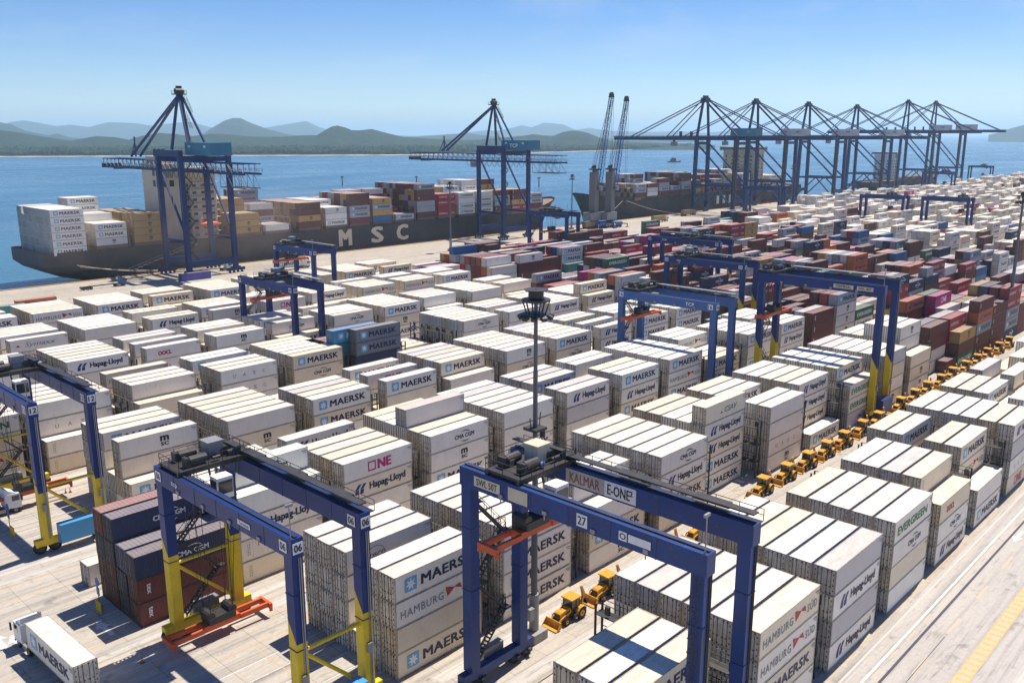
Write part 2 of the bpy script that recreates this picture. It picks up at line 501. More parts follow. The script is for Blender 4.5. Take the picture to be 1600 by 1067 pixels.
def brand_geo(brand, white=False):
    """list of (part name, builder, materials); x runs along the side from -6.1 to 6.1"""
    t, e = MB(), MB()
    L = -6.1
    tm, em = [M_lwhite if white else M_lnavy], [M_star]
    T = lambda s, a, b, c, d, bold=0.0, sp=1.0, sh=0.0: put_text(t, s, L + a, L + b, c, d, 0, bold, sp, sh, 'y', SIDE)
    if brand == 'star':
        star_emblem(e, L + 1.3, 0.72, 1.65, 1.55, 0, 1)
        em = [M_star, M_lwhite]
        tm = [M_lwhite if white == 2 else M_lnavy]
        T("MAERSK", 3.5, 11.0, 0.88, 2.06, 0.024, 1.05)
    elif brand == 'arrow':
        tm, em = [M_lnavy if not white else M_lblue], [M_lblue]
        for dx in (0, 0.85):
            x = L + 2.0 + dx
            flat(e, [(x, 1.45), (x + .5, 1.45), (x + 1.05, 2.15), (x + .55, 2.15)][::1], 0, SIDE)
            flat(e, [(x - .1, 0.75), (x + .5, 0.75), (x + .62, 1.40), (x + .02, 1.40)], 0, SIDE)
        T('Hapag-Lloyd', 4.4, 10.9, 0.72, 2.08, 0.018)
    elif brand == 'magenta':
        tm = [M_mag if not white else M_lwhite]
        x, z, h, w = L + 4.2, 0.75, 1.4, 0.2
        for q in ([(x, z), (x + 1.35, z), (x + 1.35, z + w), (x, z + w)], [(x, z + h - w), (x + 1.35, z + h - w), (x + 1.35, z + h), (x, z + h)], [(x, z + w), (x + w, z + w), (x + w, z + h - w), (x, z + h - w)], [(x + 1.35 - w, z + w), (x + 1.35, z + w), (x + 1.35, z + h - w), (x + 1.35 - w, z + h - w)]):
            flat(t, q, 0, SIDE)
        T('NE', 5.85, 8.3, z, z + h, 0.03)
    elif brand == 'stacked':
        tm = [M_blk if not white else M_lwhite]
        T('m', 6.2, 7.6, 1.45, 2.25, 0.045)
        T('SC', 6.25, 7.55, 0.72, 1.28, 0.03)
    elif brand == 'serif':
        tm, em = [M_lgrey if not white else M_lwhite], [M_lred]
        T('HAMBURG', 0.7, 6.6, 0.9, 1.8, 0.006, 1.15)
        T('SÜD', 9.6, 11.7, 0.9, 1.95, 0.006, 1.15)
        flat(e, [(L + 6.9, 2.15), (L + 7.15, 0.95), (L + 8.22, 1.66), (L + 9.35, 1.25), (L + 9.0, 1.95), (L + 8.18, 1.72)], 0, SIDE)
    elif brand == 'arcs':
        tm, em = [M_lnavy if not white else M_lwhite], [M_lnavy if not white else M_lwhite]
        T('CMA CGM', 4.9, 9.0, 1.08, 1.74, 0.02)
        arc(e, L + 7.0, 1.35, 1.5, 0.75, 40, 120, 0.14, 0)
        arc(e, L + 7.2, 1.35, 1.5, 0.75, 230, 300, 0.14, 0)
    elif brand == 'spaced':
        tm = [M_lgrey if not white else M_lwhite]
        for i, ch in enumerate('UASC'):
            T(ch, 2.6 + 2.1 * i, 3.2 + 2.1 * i, 1.05, 1.75, 0.0)
    elif brand == 'green':
        tm = [M_lgreen if not white else M_lwhite]
        T('EVERGREEN', 1.0, 10.6, 0.85, 1.95, 0.024)
    elif brand == 'redround':
        tm = [M_lred]
        T('OOCL', 2.6, 5.6, 0.95, 1.85, 0.03)
    elif brand == 'globe':
        tm, em = [M_blk], [M_blk]
        T('COSCO', 2.6, 5.4, 0.95, 1.5, 0.012)
        arc(e, L + 4.0, 1.2, 1.3, 1.05, 8, 350, 0.07, 0, 16)
    elif brand == 'italic':
        tm, em = [M_lgrey], [M_lred]
        T('CSAV', 5.6, 9.4, 0.95, 1.85, 0.01, 1.0, 0.25)
        flat(e, [(L + 4.3, 1.0), (L + 5.2, 1.0), (L + 4.75, 1.35)], 0, SIDE)
    elif brand == 'script':
        tm, em = [M_lgrey], [M_lred]
        T('Symaxx', 3.0, 9.5, 0.8, 2.1, 0.0, 1.0, 0.35)
        flat(e, [(L + 1.2, 1.3), (L + 2.1, 1.2), (L + 1.7, 1.75)], 0, SIDE)
    elif brand == 'upright':
        tm = [M_lwhite]
        vs, fs = text_geo('tex', 0.03)
        t.add([(L + 1.05 + b * 0.55, SIDE, 2.2 - a * 1.3) for a, b in vs], fs, 0)
    elif brand == 'tag':
        tm = [M_lgrey]
        for i in range(5):
            T('II', 1.0, 1.35, 2.1 - 0.32 * i, 2.28 - 0.32 * i)
    out = []
    if e.f: out.append(('emblem', e, em))
    if t.f: out.append(('lettering', t, tm))
    # small code plate high on the side, on every box
    c = MB()
    flat(c, [(5.1, 2.35), (5.85, 2.35), (5.85, 2.47), (5.1, 2.47)], 0, SIDE)
    flat(c, [(5.35, 2.12), (5.85, 2.12), (5.85, 2.2), (5.35, 2.2)], 0, SIDE)
    out.append(('code_mark', c, [M_lwhite if white else M_lgrey]))
    return out
BRAND_WORDS = {'star': 'star emblem and dark letters', 'arrow': 'blue arrow emblem', 'magenta': 'magenta block letters', 'stacked': 'stacked black letters', 'serif': 'serif letters and red pennants', 'arcs': 'small letters between arcs', 'spaced': 'four spaced letters', 'green': 'green letters', 'redround': 'red round letters', 'globe': 'globe emblem', 'italic': 'slanted grey letters', 'script': 'script lettering', 'upright': 'upright white letters', 'tag': 'small side tags', None: 'plain side'}
_BM = {}
def brand_meshes(brand, white):
    k = (brand, white)
    if k not in _BM:
        _BM[k] = [(n, b.mesh(n, m), b, m) for n, b, m in brand_geo(brand, white)]
    return _BM[k]

# ---------------------------------------------------------------- container bodies
def reefer_body(L):
    a = L / 2
    return MB().box(-a + .04, a - .04, -1.195, 1.195, 0.14, 2.85).mesh('reefer_body', M_cont)
def dry_body(L):
    a = L / 2
    mb = MB()
    n = int((L - 0.5) / 0.28)
    for sg in (-1, 1):
        prof = []
        for i in range(n):
            x = -a + 0.25 + (L - 0.5) * i / n
            w = (L - 0.5) / n
            prof += [(x, 1.205), (x + w * .32, 1.205), (x + w * .5, 1.165), (x + w * .82, 1.165)]
        prof = [(-a + .1, 1.205)] + prof + [(a - .1, 1.205)]
        k = len(prof)
        vs = [(x, sg * y, 0.15) for x, y in prof] + [(x, sg * y, 2.8) for x, y in prof]
        fs = [((i, i + 1, i + 1 + k, i + k) if sg < 0 else (i + 1, i, i + k, i + 1 + k)) for i in range(k - 1)]
        mb.add(vs, fs)
    m = int((L - 0.4) / 0.5)
    for i in range(m):
        x = -a + 0.2 + (L - 0.4) * i / m
        mb.box(x, x + 0.36, -1.16, 1.16, 2.8, 2.835)
    mb.box(-a + .1, a - .1, -1.17, 1.17, 0.14, 2.81)
    mb.box(a - .09, a - .05, -1.17, 1.17, 0.15, 2.8)
    return mb.mesh('freight_body', M_dry)
def frame_mesh(L):
    a = L / 2
    mb = MB()
    for sx in (-1, 1):
        for sy in (-1, 1):
            x0, x1 = sorted((sx * a, sx * (a - .16)))
            y0, y1 = sorted((sy * 1.219, sy * 1.06))
            mb.box(x0, x1, y0, y1, 0.118, 2.772)
            mb.box(x0 - .004, x1 + .004, y0 - .004, y1 + .004, 0, 0.118)
            mb.box(x0 - .004, x1 + .004, y0 - .004, y1 + .004, 2.772, 2.89)
    for sy in (-1, 1):
        y0, y1 = sorted((sy * 1.215, sy * 1.12))
        mb.box(-a + .16, a - .16, y0, y1, 0.02, 0.16)
        mb.box(-a + .16, a - .16, y0, y1, 2.79, 2.87)
    for sx in (-1, 1):
        x0, x1 = sorted((sx * (a - .004), sx * (a - .12)))
        mb.box(x0, x1, -1.06, 1.06, 0.02, 0.17)
        mb.box(x0, x1, -1.06, 1.06, 2.76, 2.87)
    return mb.mesh('corner_frame', M_fr)
def door_mesh():
    mb = MB().box(-.035, 0, 0.0, 1.04, 0.18, 2.75)
    for z in (0.5, 1.1, 1.7, 2.3):
        mb.box(-.06, -.036, 0.93, 1.03, z, z + .16, 1)
    for z in (0.55, 1.3, 2.05):
        mb.box(-.05, -.0352, 0.09, 0.47, z, z + .5)
        mb.box(-.05, -.0352, 0.56, 0.86, z, z + .5)
    return mb.mesh('door', [M_door, M_rod])
ROD = MB().cyl((-.07, 0, 0.12), (-.07, 0, 2.82), 0.03, n=5).box(-.1, -.03, -.16, .06, 0.95, 1.02).box(-.09, -.03, -.08, .08, 0.2, .32).box(-.09, -.03, -.08, .08, 2.6, 2.72).mesh('lock_rod', M_rod)
DOOR = door_mesh()
CM = {}
def cmesh(kind, L):
    k = (kind, round(L, 1))
    if k not in CM:
        CM[k] = ((reefer_body if kind == 'reefer' else dry_body)(L), frame_mesh(L))
    return CM[k]
def make_container(c, loc=None, rz=0.0, brand_flip=False, detail=2):
    """one container as a thing: body, frame, two doors with lock rods, lettering"""
    kind, L, col = c['kind'], c['L'], c['col']
    body, fr = cmesh(kind, L)
    o = mobj('reefer_container' if kind == 'reefer' else 'freight_container', body, None, loc or (c['x'], c['y'], c['z']), rz, col)
    mobj('corner_frame', fr, o, color=tuple(x * 0.62 for x in col))
    if detail:
        for s in (-1, 1):
            d = mobj('door', DOOR, o, (-L / 2 - 0.002, 0.005 * s, 0), 0, tuple(x * 0.80 for x in col))
            if s < 0: d.scale = (1, -1, 1)
            if detail > 1:
                for yy in (0.3, 0.72):
                    mobj('lock_rod', ROD, d, (0, yy, 0))
    if L > 10:
        for n, me, b, m in brand_meshes(c['brand'], c.get('white', False)):
            if detail < 2 and n == 'code_mark': continue
            q = mobj(n, me, o)
            if brand_flip: q.rotation_euler = (0, 0, PI)
    return o

# ---------------------------------------------------------------- the yard: blocks of bays, rows and tiers
ROWP, TH = 2.75, 2.9
BLK = {'A': (32.8, 51.0, 15.95), 'B': (64.4, 50.9, 15.75), 'C': (94.0, 50.4, 15.7), 'D': (122.3, 49.2, 15.7), 'E': (150.4, 47.7, 15.75), 'F': (178.4, 46.2, 15.75), 'G': (206.4, 44.8, 15.75), 'H': (234.4, 43.4, 15.75), 'I': (262.4, 43.4, 15.75)}
BNAME = {'A': 'block beside the road', 'B': 'block behind the backhoes', 'C': 'third block from road', 'D': 'fourth block from road', 'E': 'fifth block from road', 'F': 'sixth block from road', 'G': 'seventh block from road', 'H': 'block nearest the quay', 'I': 'far block along the quay'}
HT = {
 'A': {0: '044400', 1: '444444', 2: '444444', 3: '444440', 4: '344440', 5: '244144', 6: '444444', 7: '343444', 8: '443434', 9: '334443', 10: '443334', 11: '343444', 12: '444433', 13: '444344'},
 'B': {0: '441444', 1: '444444', 2: '344333', 3: '444444', 4: '054444', 5: '443444', 6: '144444', 7: '344444', 8: '444444', 9: '355544'},
 'C': {0: '454444', 1: '444424', 2: '445444', 3: '444444', 4: '441444', 5: '444244', 6: '444444', 7: '333444', 8: '444443', 9: '443444'},
 'D': {0: '242444', 1: '444444', 2: '444433', 3: '424343', 4: '344444', 5: '444444', 6: '444444', 7: '424244', 8: '443444', 9: '444244'},
 'E': {-1: '444444', 0: '244444', 1: '344424', 2: '444244', 3: '444444', 4: '554422', 5: '011222', 6: '444444', 7: '443444', 8: '444444', 9: '454444'},
 'F': {-2: '434444', -1: '444434', 0: '443444', 1: '444444', 2: '424344', 3: '443444', 4: '342444', 5: '444434', 6: '444444', 7: '344443', 8: '444444', 9: '344344'},
 'G': {-2: '444344', -1: '344444', 0: '443444', 1: '424444', 2: '444444', 3: '443244', 4: '424444', 5: '444344', 6: '344444', 7: '444434', 8: '444244', 9: '443444'},
 'H': {0: '444444', 1: '443444', 2: '444444', 3: '444444', 4: '343444', 5: '444444', 6: '434444', 7: '444443', 8: '444444', 9: '433444'},
}
FRONT = {  # (block, bay, row): lettering from the top tier down
 ('A', 0, 1): ['star', 'star', None, 'star'], ('A', 1, 0): ['serif', 'serif', 'star', 'stacked'], ('A', 2, 0): [None, 'arrow', None, 'arrow'], ('A', 3, 0): ['green', 'arcs', None, None],
 ('A', 4, 0): ['redround', 'arcs', 'arrow'], ('A', 4, 1): ['tag'], ('A', 5, 0): [None, 'star'], ('A', 5, 1): ['star', 'serif'], ('A', 5, 4): ['star', 'star'], ('A', 6, 0): ['arrow', None, 'spaced', 'magenta'],
 ('B', 0, 0): ['star', 'serif', None, 'star'], ('B', 0, 3): ['globe', None, None], ('B', 1, 0): ['star', 'star', 'star', 'star'], ('B', 2, 0): [None, 'star', 'stacked'], ('B', 3, 0): ['arcs', 'arrow', 'star', None],
 ('B', 4, 1): ['italic', 'arrow', 'arrow', 'star', 'star'], ('B', 5, 0): [None, None, 'spaced', 'stacked'], ('B', 6, 0): ['star'], ('B', 6, 1): ['arrow', 'arrow', 'arrow'], ('B', 7, 0): ['green', 'green', 'arcs'], ('B', 7, 1): ['star'],
 ('B', 8, 0): [None, None, None], ('B', 9, 0): [None, 'stacked', 'stacked'], ('B', 9, 1): ['stacked', None, 'stacked'],
 ('C', 0, 0): [None, 'arrow', 'tag', 'tag'], ('C', 0, 1): ['arcs'], ('C', 1, 0): ['magenta', 'arrow', None], ('C', 1, 5): ['arrow'], ('C', 2, 0): ['arcs', 'stacked', 'star'], ('C', 2, 2): [None], ('C', 3, 0): [None, None],
 ('C', 4, 0): ['arrow', None, 'tag'], ('C', 4, 3): ['star'], ('C', 5, 0): ['star', 'arrow', 'star'], ('C', 5, 4): ['italic'], ('C', 6, 0): ['star', 'serif', 'star'], ('C', 7, 0): ['star', 'star'], ('C', 7, 3): ['serif'], ('C', 8, 0): ['star', None], ('C', 9, 0): ['star'],
 ('D', 0, 0): ['star'], ('D', 0, 1): ['stacked', None], ('D', 0, 3): ['star'], ('D', 1, 0): [None, 'stacked'], ('D', 2, 0): ['star', 'star', 'arcs'], ('D', 3, 0): ['star', None], ('D', 3, 2): ['magenta'], ('D', 3, 4): ['star'],
 ('D', 4, 0): [None], ('D', 4, 1): ['star'], ('D', 5, 0): ['stacked', 'arcs'], ('D', 6, 0): ['star', 'arcs'], ('D', 7, 0): ['arrow', 'arrow', 'arrow'], ('D', 7, 2): ['star'], ('D', 8, 0): ['star', 'star'], ('D', 9, 0): ['star', 'star'],
 ('E', -1, 0): ['green', None], ('E', 0, 1): [None, 'spaced'], ('E', 0, 0): ['tag', 'tag'], ('E', 1, 0): [None], ('E', 1, 1): [None], ('E', 2, 0): ['spaced', 'spaced'], ('E', 3, 0): ['star', 'arcs'], ('E', 6, 0): ['arcs', None], ('E', 7, 0): ['spaced'], ('E', 8, 0): ['arrow', 'arrow'], ('E', 9, 0): ['arrow'],
 ('F', 1, 0): ['arrow', 'stacked'], ('F', 2, 0): ['redround'], ('F', 3, 0): ['stacked'], ('F', 4, 0): ['star'], ('F', 5, 0): ['arcs', 'arrow'], ('F', 6, 0): ['star'], ('F', 7, 0): ['star'],
 ('G', 0, 0): ['script'], ('G', 1, 0): ['script'], ('G', 2, 0): [None], ('G', 3, 0): ['arrow'], ('G', 4, 0): ['stacked'], ('G', 5, 0): ['magenta', None], ('G', 6, 0): ['serif'], ('G', 7, 0): ['serif'],
 ('H', 1, 0): ['star'], ('H', 2, 0): ['serif'], ('H', 3, 0): ['star'], ('H', 4, 0): ['arrow'], ('H', 5, 0): ['star'],
}
RBR = ['star'] * 9 + ['arrow'] * 4 + [None] * 6 + ['serif'] * 3 + ['arcs'] * 2 + ['stacked'] * 3 + ['magenta', 'spaced', 'tag']
RCOL = [(0.76, 0.69, 0.56), (0.84, 0.80, 0.71), (0.86, 0.84, 0.79), (0.80, 0.76, 0.70), (0.78, 0.69, 0.53), (0.83, 0.75, 0.59), (0.66, 0.65, 0.64), (0.56, 0.56, 0.57), (0.85, 0.81, 0.74), (0.82, 0.79, 0.73)]
RCN = {4: 'cream', 5: 'cream', 6: 'pale grey', 7: 'grey'}
DRY = [('dark red', (0.155, 0.034, 0.030), ['upright', None, None]), ('brown', (0.13, 0.045, 0.03), [None, 'upright']), ('orange', (0.60, 0.14, 0.025), ['arrow']), ('dark blue', (0.016, 0.030, 0.085), ['arcs']), ('magenta', (0.42, 0.022, 0.16), ['magenta']), ('steel grey', (0.36, 0.39, 0.42), ['star']), ('tan', (0.50, 0.32, 0.10), ['stacked']), ('green', (0.03, 0.20, 0.09), ['green']), ('teal', (0.06, 0.30, 0.28), [None]), ('blue', (0.03, 0.14, 0.32), [None]), ('red', (0.38, 0.03, 0.035), ['serif']), ('off-white', (0.74, 0.71, 0.65), [None, 'stacked', 'star'])]
DW = [13, 6, 3.6, 7, 2.4, 5, 2.0, 1.0, 0.5, 1.8, 4, 9]
def dry_pick(r):
    nm, col, br = r.choices(DRY, DW)[0]
    k = r.uniform(0.85, 1.15)
    b = r.choice(br)
    return nm, tuple(min(1, q * k) for q in col), b, (False if nm in ('tan', 'off-white') else (False if nm == 'steel grey' else True))
CARD = ['first', 'second', 'third', 'fourth', 'fifth', 'sixth', 'seventh', 'eighth', 'ninth', 'tenth', 'eleventh', 'twelfth', 'thirteenth', 'fourteenth', 'fifteenth', 'sixteenth', 'seventeenth', 'eighteenth', 'nineteenth', 'twentieth']
POOL = []
ORD = ['front', 'second', 'third', 'fourth', 'fifth', 'rear']
NUM = {-2: 'leftover', -1: 'first', 0: 'second', 1: 'third', 2: 'fourth', 3: 'fifth', 4: 'sixth', 5: 'seventh', 6: 'eighth', 7: 'ninth', 8: 'tenth', 9: 'eleventh', 10: 'twelfth', 11: 'thirteenth', 12: 'fourteenth', 13: 'fifteenth'}
TIER = ['ground', 'second', 'third', 'fourth', 'fifth', 'sixth', 'seventh']
def push(x, y, z, L, kind, cn, col, brand, white, label, group):
    POOL.append(dict(x=x, y=y, z=z, L=L, kind=kind, cn=cn, col=col, brand=brand, white=white, label=label, group=group))
def in_frame(X, Y, z=6, m=160):
    u, v, zc = pix(X, Y, z)
    return zc > 20 and -m < u < 1600 + m and v < 1067 + 260
def reefer_stack(b, k, r, h, X, Y):
    rr = random.Random('%s%d_%d' % (b, k, r))
    fr = FRONT.get((b, k, r), [])
    for t in range(h):
        i = h - 1 - t
        br = fr[i] if i < len(fr) else rr.choice(RBR)
        ci = rr.randrange(len(RCOL)) if (br is None or br == 'tag') else rr.choice([0, 1, 2, 3, 8, 9, 9, 8, 2, 4, 5])
        q = rr.uniform(0.93, 1.05)
        col = tuple(min(0.88, c * q * w) for c, w in zip(RCOL[ci], (1.04, 0.99, 0.93)))
        cn = RCN.get(ci, 'white')
        lab = '%s reefer, %s, %s tier, %s row, %s bay, %s' % (cn, BRAND_WORDS[br].split(' and ')[0], TIER[t], ORD[r], NUM.get(k, 'far'), BNAME[b])
        push(X + 6.1 + rr.uniform(-.06, .06), Y + 1.22 + rr.uniform(-.03, .03), t * TH, 12.19, 'reefer', cn, col, br, False, lab, 'reefers stacked in the ' + BNAME[b])
def dry_stack(b, k, r, h, X, Y, forced=None, L=12.19, half=''):
    rr = random.Random('d%s%d_%d' % (b, k, r))
    last = None
    for t in range(h):
        if forced and t < len(forced):
            nm, col, br, wh = forced[t]
        elif last and rr.random() < 0.35: nm, col, br, wh = last
        else: nm, col, br, wh = dry_pick(rr)
        last = (nm, col, br, wh)
        if L < 10: br = None
        lab = '%s%s container, %s tier, %s row, %s' % (half, nm if not half else nm.split()[-1], TIER[t], ORD[r], ('%s bay past reefers, %s' % (CARD[min(k - 100, 19)], BNAME[b])) if k >= 100 else BNAME[b])
        push(X + L / 2 + rr.uniform(-.08, .08), Y + 1.22 + rr.uniform(-.03, .03), t * TH, L, 'dry', nm, col, br, wh, lab, 'freight containers stacked in the ' + BNAME[b])
RACKS = []
TOWN = {n: (n, c, b[0], n not in ('tan', 'off-white', 'steel grey')) for n, c, b in DRY}
GREYM = ('slate grey', (0.20, 0.22, 0.25), 'star', False)
SKYM = ('bright blue', (0.05, 0.30, 0.55), 'star', 2)
DKB = ('dark blue', (0.016, 0.030, 0.085), None, True)
for b, (Y0, X0, P) in BLK.items():
    if b == 'I': continue
    for k, hs in HT[b].items():
        X = X0 + k * P
        if not (in_frame(X + 6, Y0 + 8) or in_frame(X + 12, Y0)): continue
        for r in range(6):
            h = int(hs[r])
            if b == 'E' and k == 4:
                F = {0: [DKB, TOWN['brown'], DKB, GREYM, GREYM], 1: [TOWN['dark red'], TOWN['teal'], DKB, ('teal blue', (0.03, 0.16, 0.22), None, True), SKYM], 2: [TOWN['brown']] * 4, 3: [TOWN['dark red']] * 4, 4: [TOWN['brown']] * 2, 5: [TOWN['off-white']] * 2}[r]
                dry_stack(b, k, r, h, X - (0, 3.9, 5.5, 5.5, 0, 0)[r], Y0 + r * ROWP, F)
            elif b == 'B' and k == 9 and r == 0:
                reefer_stack(b, k, r, h, X, Y0 + r * ROWP)
            else:
                reefer_stack(b, k, r, h, X, Y0 + r * ROWP)
        RACKS.append((b, k, X + 12.75, Y0))
# the dark blue and dark red stack at the open end of the third block
cma = ('dark blue', (0.022, 0.036, 0.10), 'arcs', True)
red = ('dark red', (0.16, 0.035, 0.030), 'upright', True)
dbl = ('slate blue', (0.03, 0.05, 0.10), None, True)
for r, F in enumerate(([red, red, cma], [dbl, dbl, ('slate blue', (0.07, 0.10, 0.18), None, True)], [red, red, dbl, cma], [red, red, dbl, ('brick red', (0.26, 0.06, 0.05), None, True)])):
    dry_stack('C', -1, r, len(F), 37.2, 93.6 + r * ROWP, F)
reefer_stack('C', -1, 5, 1, 37.0, 93.6 + 5 * ROWP)
# coloured freight zone, then reefers again towards the far end
for b, (Y0, X0, P) in BLK.items():
    rb = random.Random('zone' + b)
    x = {'A': 260.0, 'B': 211.0, 'I': 560.0}.get(b, 208.5)
    k = 100
    zone_end = {'B': 395, 'C': 392, 'D': 388, 'E': 385, 'F': 385, 'G': 395, 'H': 470}.get(b, 0)
    while x < zone_end:
        if in_frame(x + 6, Y0 + 8, 6, 60):
            base = rb.choice([3, 3, 4, 4, 5])
            for r in range(6):
                h = max(1, min(5, base + rb.choice([-2, -1, 0, 0, 0, 1])))
                if b == 'B' and k == 100 and r < 2: h = 4
                if b == 'B' and k == 100 and r == 0: h = 0
                if rb.random() < 0.16:
                    dry_stack(b, k, r, h, x, Y0 + r * 2.62, L=6.06, half='short ')
                    dry_stack(b, k, r, max(1, h - rb.choice([0, 1])), x + 6.13, Y0 + r * 2.62, L=6.06, half='rear short ')
                else:
                    dry_stack(b, k, r, h, x, Y0 + r * 2.62)
        x += 12.75 + (0 if (k % 5) else 0.9)
        k += 1
    x = max(x + 3, 398.0 if b != 'A' else 266.0)
    far_end = {'A': 300, 'B': 560, 'C': 700, 'D': 900, 'E': 1050, 'F': 1120, 'G': 1180, 'H': 1180, 'I': 1180}[b]
    k = 14
    while x < far_end:
        if in_frame(x + 6, Y0 + 8, 6, 60):
            base = rb.choice([3, 4, 4, 4])
            for r in range(6):
                h = max(1, min(5, base + rb.choice([-1, 0, 0, 0, 1])))
                if rb.random() < (0.09 if x < 650 else 0.04):
                    dry_stack(b, k + 100, r, h, x, Y0 + r * ROWP)
                else:
                    reefer_stack(b, k, r, h, x, Y0 + r * ROWP)
        x += 14.6
        k += 1
# ---------------------------------------------------------------- ships
WATER_Z, QUAY_Y = -3.0, 351.0
def ship(name, label, xs, xb, y0, y1, D, hullm, group='container ships moored along the quay'):
    """hull lofted from stations; xs stern, xb bow (either direction)"""
    o = root(name, label, 'ship', ((xs + xb) / 2, (y0 + y1) / 2, WATER_Z), 0, group)
    dx = 1 if xb > xs else -1
    Ln, B = abs(xb - xs), y1 - y0
    ss = [0, .01, .02, .035, .05, .07, .1, .2, .4, .6, .76, .82, .87, .91, .94, .96, .98, .992, 1.0]
    zl = [-4.2, -2.0, 0.6, 3.5, 6.5, 9.0, 1.0]
    P = []
    for s in ss:
        zd = D + 5.5 * max(0, (s - .9) / .1) ** 1.2
        row = []
        for j, z in enumerate(zl):
            zz = zd if j == 6 else (-4.2 + (zd + 4.2) * j / 6)
            zf = (zz + 4.2) / (zd + 4.2)
            a = min(1, s / .075)
            up = min(1.0, max(0.0, (zf - 0.22) / 0.4))
            h = a + (1 - a) * (0.95 * up ** 0.5)
            if a < 1: h = max(0.0, h - (1 - a) * (0.55 if zf < 0.25 else 0.0))
            b = min(1, (1 - s) / .2)
            h *= b ** (0.95 - 0.58 * zf)
            x = s * Ln + (zf - 0.45) * Ln * 0.035 * max(0, (s - .84) / .16) + 26 * max(0, (.7 - zf) / .7) ** 1.8 * max(0, 1 - s / .09)
            row.append((x, h * B / 2, zz))
        P.append(row)
    hull, boot, deck = MB(), MB(), MB()
    X = lambda q, sg: (xs + dx * q[0] - (xs + xb) / 2, sg * q[1], q[2] - WATER_Z)
    for i in range(len(ss) - 1):
        for j in range(6):
            t = boot if j < 2 else hull
            for sg in (-1, 1):
                q = [X(P[i][j], sg), X(P[i + 1][j], sg), X(P[i + 1][j + 1], sg), X(P[i][j + 1], sg)]
                if sg * dx > 0: q.reverse()
                t.add(q, [(0, 1, 2, 3)])
        q = [X(P[i][6], -1), X(P[i + 1][6], -1), X(P[i + 1][6], 1), X(P[i][6], 1)]
        q = [(a, b, c - 1.1) for a, b, c in q]
        if dx < 0: q.reverse()
        deck.add(q, [(0, 1, 2, 3)])
    for j in range(6):
        q = [X(P[0][j], -1), X(P[0][j + 1], -1), X(P[0][j + 1], 1), X(P[0][j], 1)]
        (boot if j < 2 else hull).add(q if dx > 0 else q[::-1], [(0, 1, 2, 3)])
    hull.build('hull', hullm, o)
    boot.build('boot_top', M_boot, o)
    deck.build('deck', M_deck, o)
    return o
def superstructure(o, x, w, yw, zb, zt, wing=True, mat=None):
    """accommodation block: storeys with window rows, bridge with wings, funnel and radar mast"""
    mat = mat or M_cream
    z0, z1 = zb - WATER_Z, zt - WATER_Z
    n = int((z1 - z0) / 3.0)
    hb = MB()
    hb.box(x - w / 2, x + w / 2, -yw / 2, yw / 2, z0, z1)
    hb.build('accommodation_block', mat, o)
    for k in range(n):
        z = z0 + 3.0 * k + 1.2
        d = MB().box(x - w / 2 - 1.6, x + w / 2 + 1.2, -yw / 2 - 1.0, yw / 2 + 1.0, z + 1.75, z + 1.9)
        for yy in (-yw / 2 - 1.0, yw / 2 + 0.95):
            d.bar((x - w / 2 - 1.6, yy, z + 2.9), (x + w / 2 + 1.2, yy, z + 2.9), .07)
        for yy in range(int(-yw / 2), int(yw / 2) + 2, 2):
            d.bar((x - w / 2 - 1.55, yy, z + 1.9), (x - w / 2 - 1.55, yy, z + 2.9), .06)
        d.bar((x - w / 2 - 1.55, -yw / 2 - 1, z + 2.9), (x - w / 2 - 1.55, yw / 2 + 1, z + 2.9), .07)
        d.build('deck_level', M_white if mat is not M_cream else mat, o)
        if k < n - 1:
            for s in range(5):
                yy = -yw / 2 + (s + .5) * yw / 5
                MB().box(x - w / 2 - .06, x - w / 2 - .01, yy - .8, yy + .8, z, z + 1.1).build('window', M_glass, o)
            for s in range(3):
                xx = x - w / 2 + (s + .5) * w / 3
                MB().box(xx - .9, xx + .9, -yw / 2 - .06, -yw / 2 - .01, z, z + 1.1).build('window', M_glass, o)
    br = MB().box(x - w / 2 - .6, x + w / 2 - 1.5, -yw / 2 - 3.5, yw / 2 + 3.5, z1 + .02, z1 + 3.2)
    b = br.build('bridge', mat, o)
    MB().box(x - w / 2 - .68, x - w / 2 - .61, -yw / 2 - 3, yw / 2 + 3, z1 + 1.2, z1 + 2.4).build('window', M_glass, b)
    MB().box(x - w / 2 + .5, x + w / 2 - 2.5, -yw / 2 - 3.58, -yw / 2 - 3.51, z1 + 1.2, z1 + 2.4).build('window', M_glass, b)
    m = MB().cyl((x, 0, z1 + 3.2), (x, 0, z1 + 10), .35, .2, 6)
    m.bar((x, -2.6, z1 + 7), (x, 2.6, z1 + 7), .2).bar((x - 1, 0, z1 + 8.6), (x + 1, 0, z1 + 8.6), .2).box(x - .5, x + .5, -1.6, 1.6, z1 + 8.8, z1 + 9.0)
    m.build('radar_mast', M_white, o)
SHIPS = {}
msc = ship('container_ship', 'black container ship with large cream hull letters beside the two lattice boom cranes', 119.5, 424, 354, 390, 11.2, M_hull)
mx = msc.location.x
superstructure(msc, 189 - mx, 12, 21, 11, 38)
fn = MB()
fn.box(171 - mx, 179.5 - mx, -9, 7, 14, 46).box(172 - mx, 178.5 - mx, -6, 5, 46.01, 49)
fn.build('funnel_casing', M_cream, msc)
for i in range(2):
    for j in range(2):
        MB().box(170.9 - mx, 170.98 - mx, -8 + 3.2 * i, -6 + 3.2 * i, 41 - 4.4 * j, 43.6 - 4.4 * j).build('window', M_glass, msc)
        MB().box(172 - mx + 3.0 * i, 174 - mx + 3.0 * i, -9.08, -9.01, 41 - 4.4 * j, 43.6 - 4.4 * j).build('window', M_glass, msc)
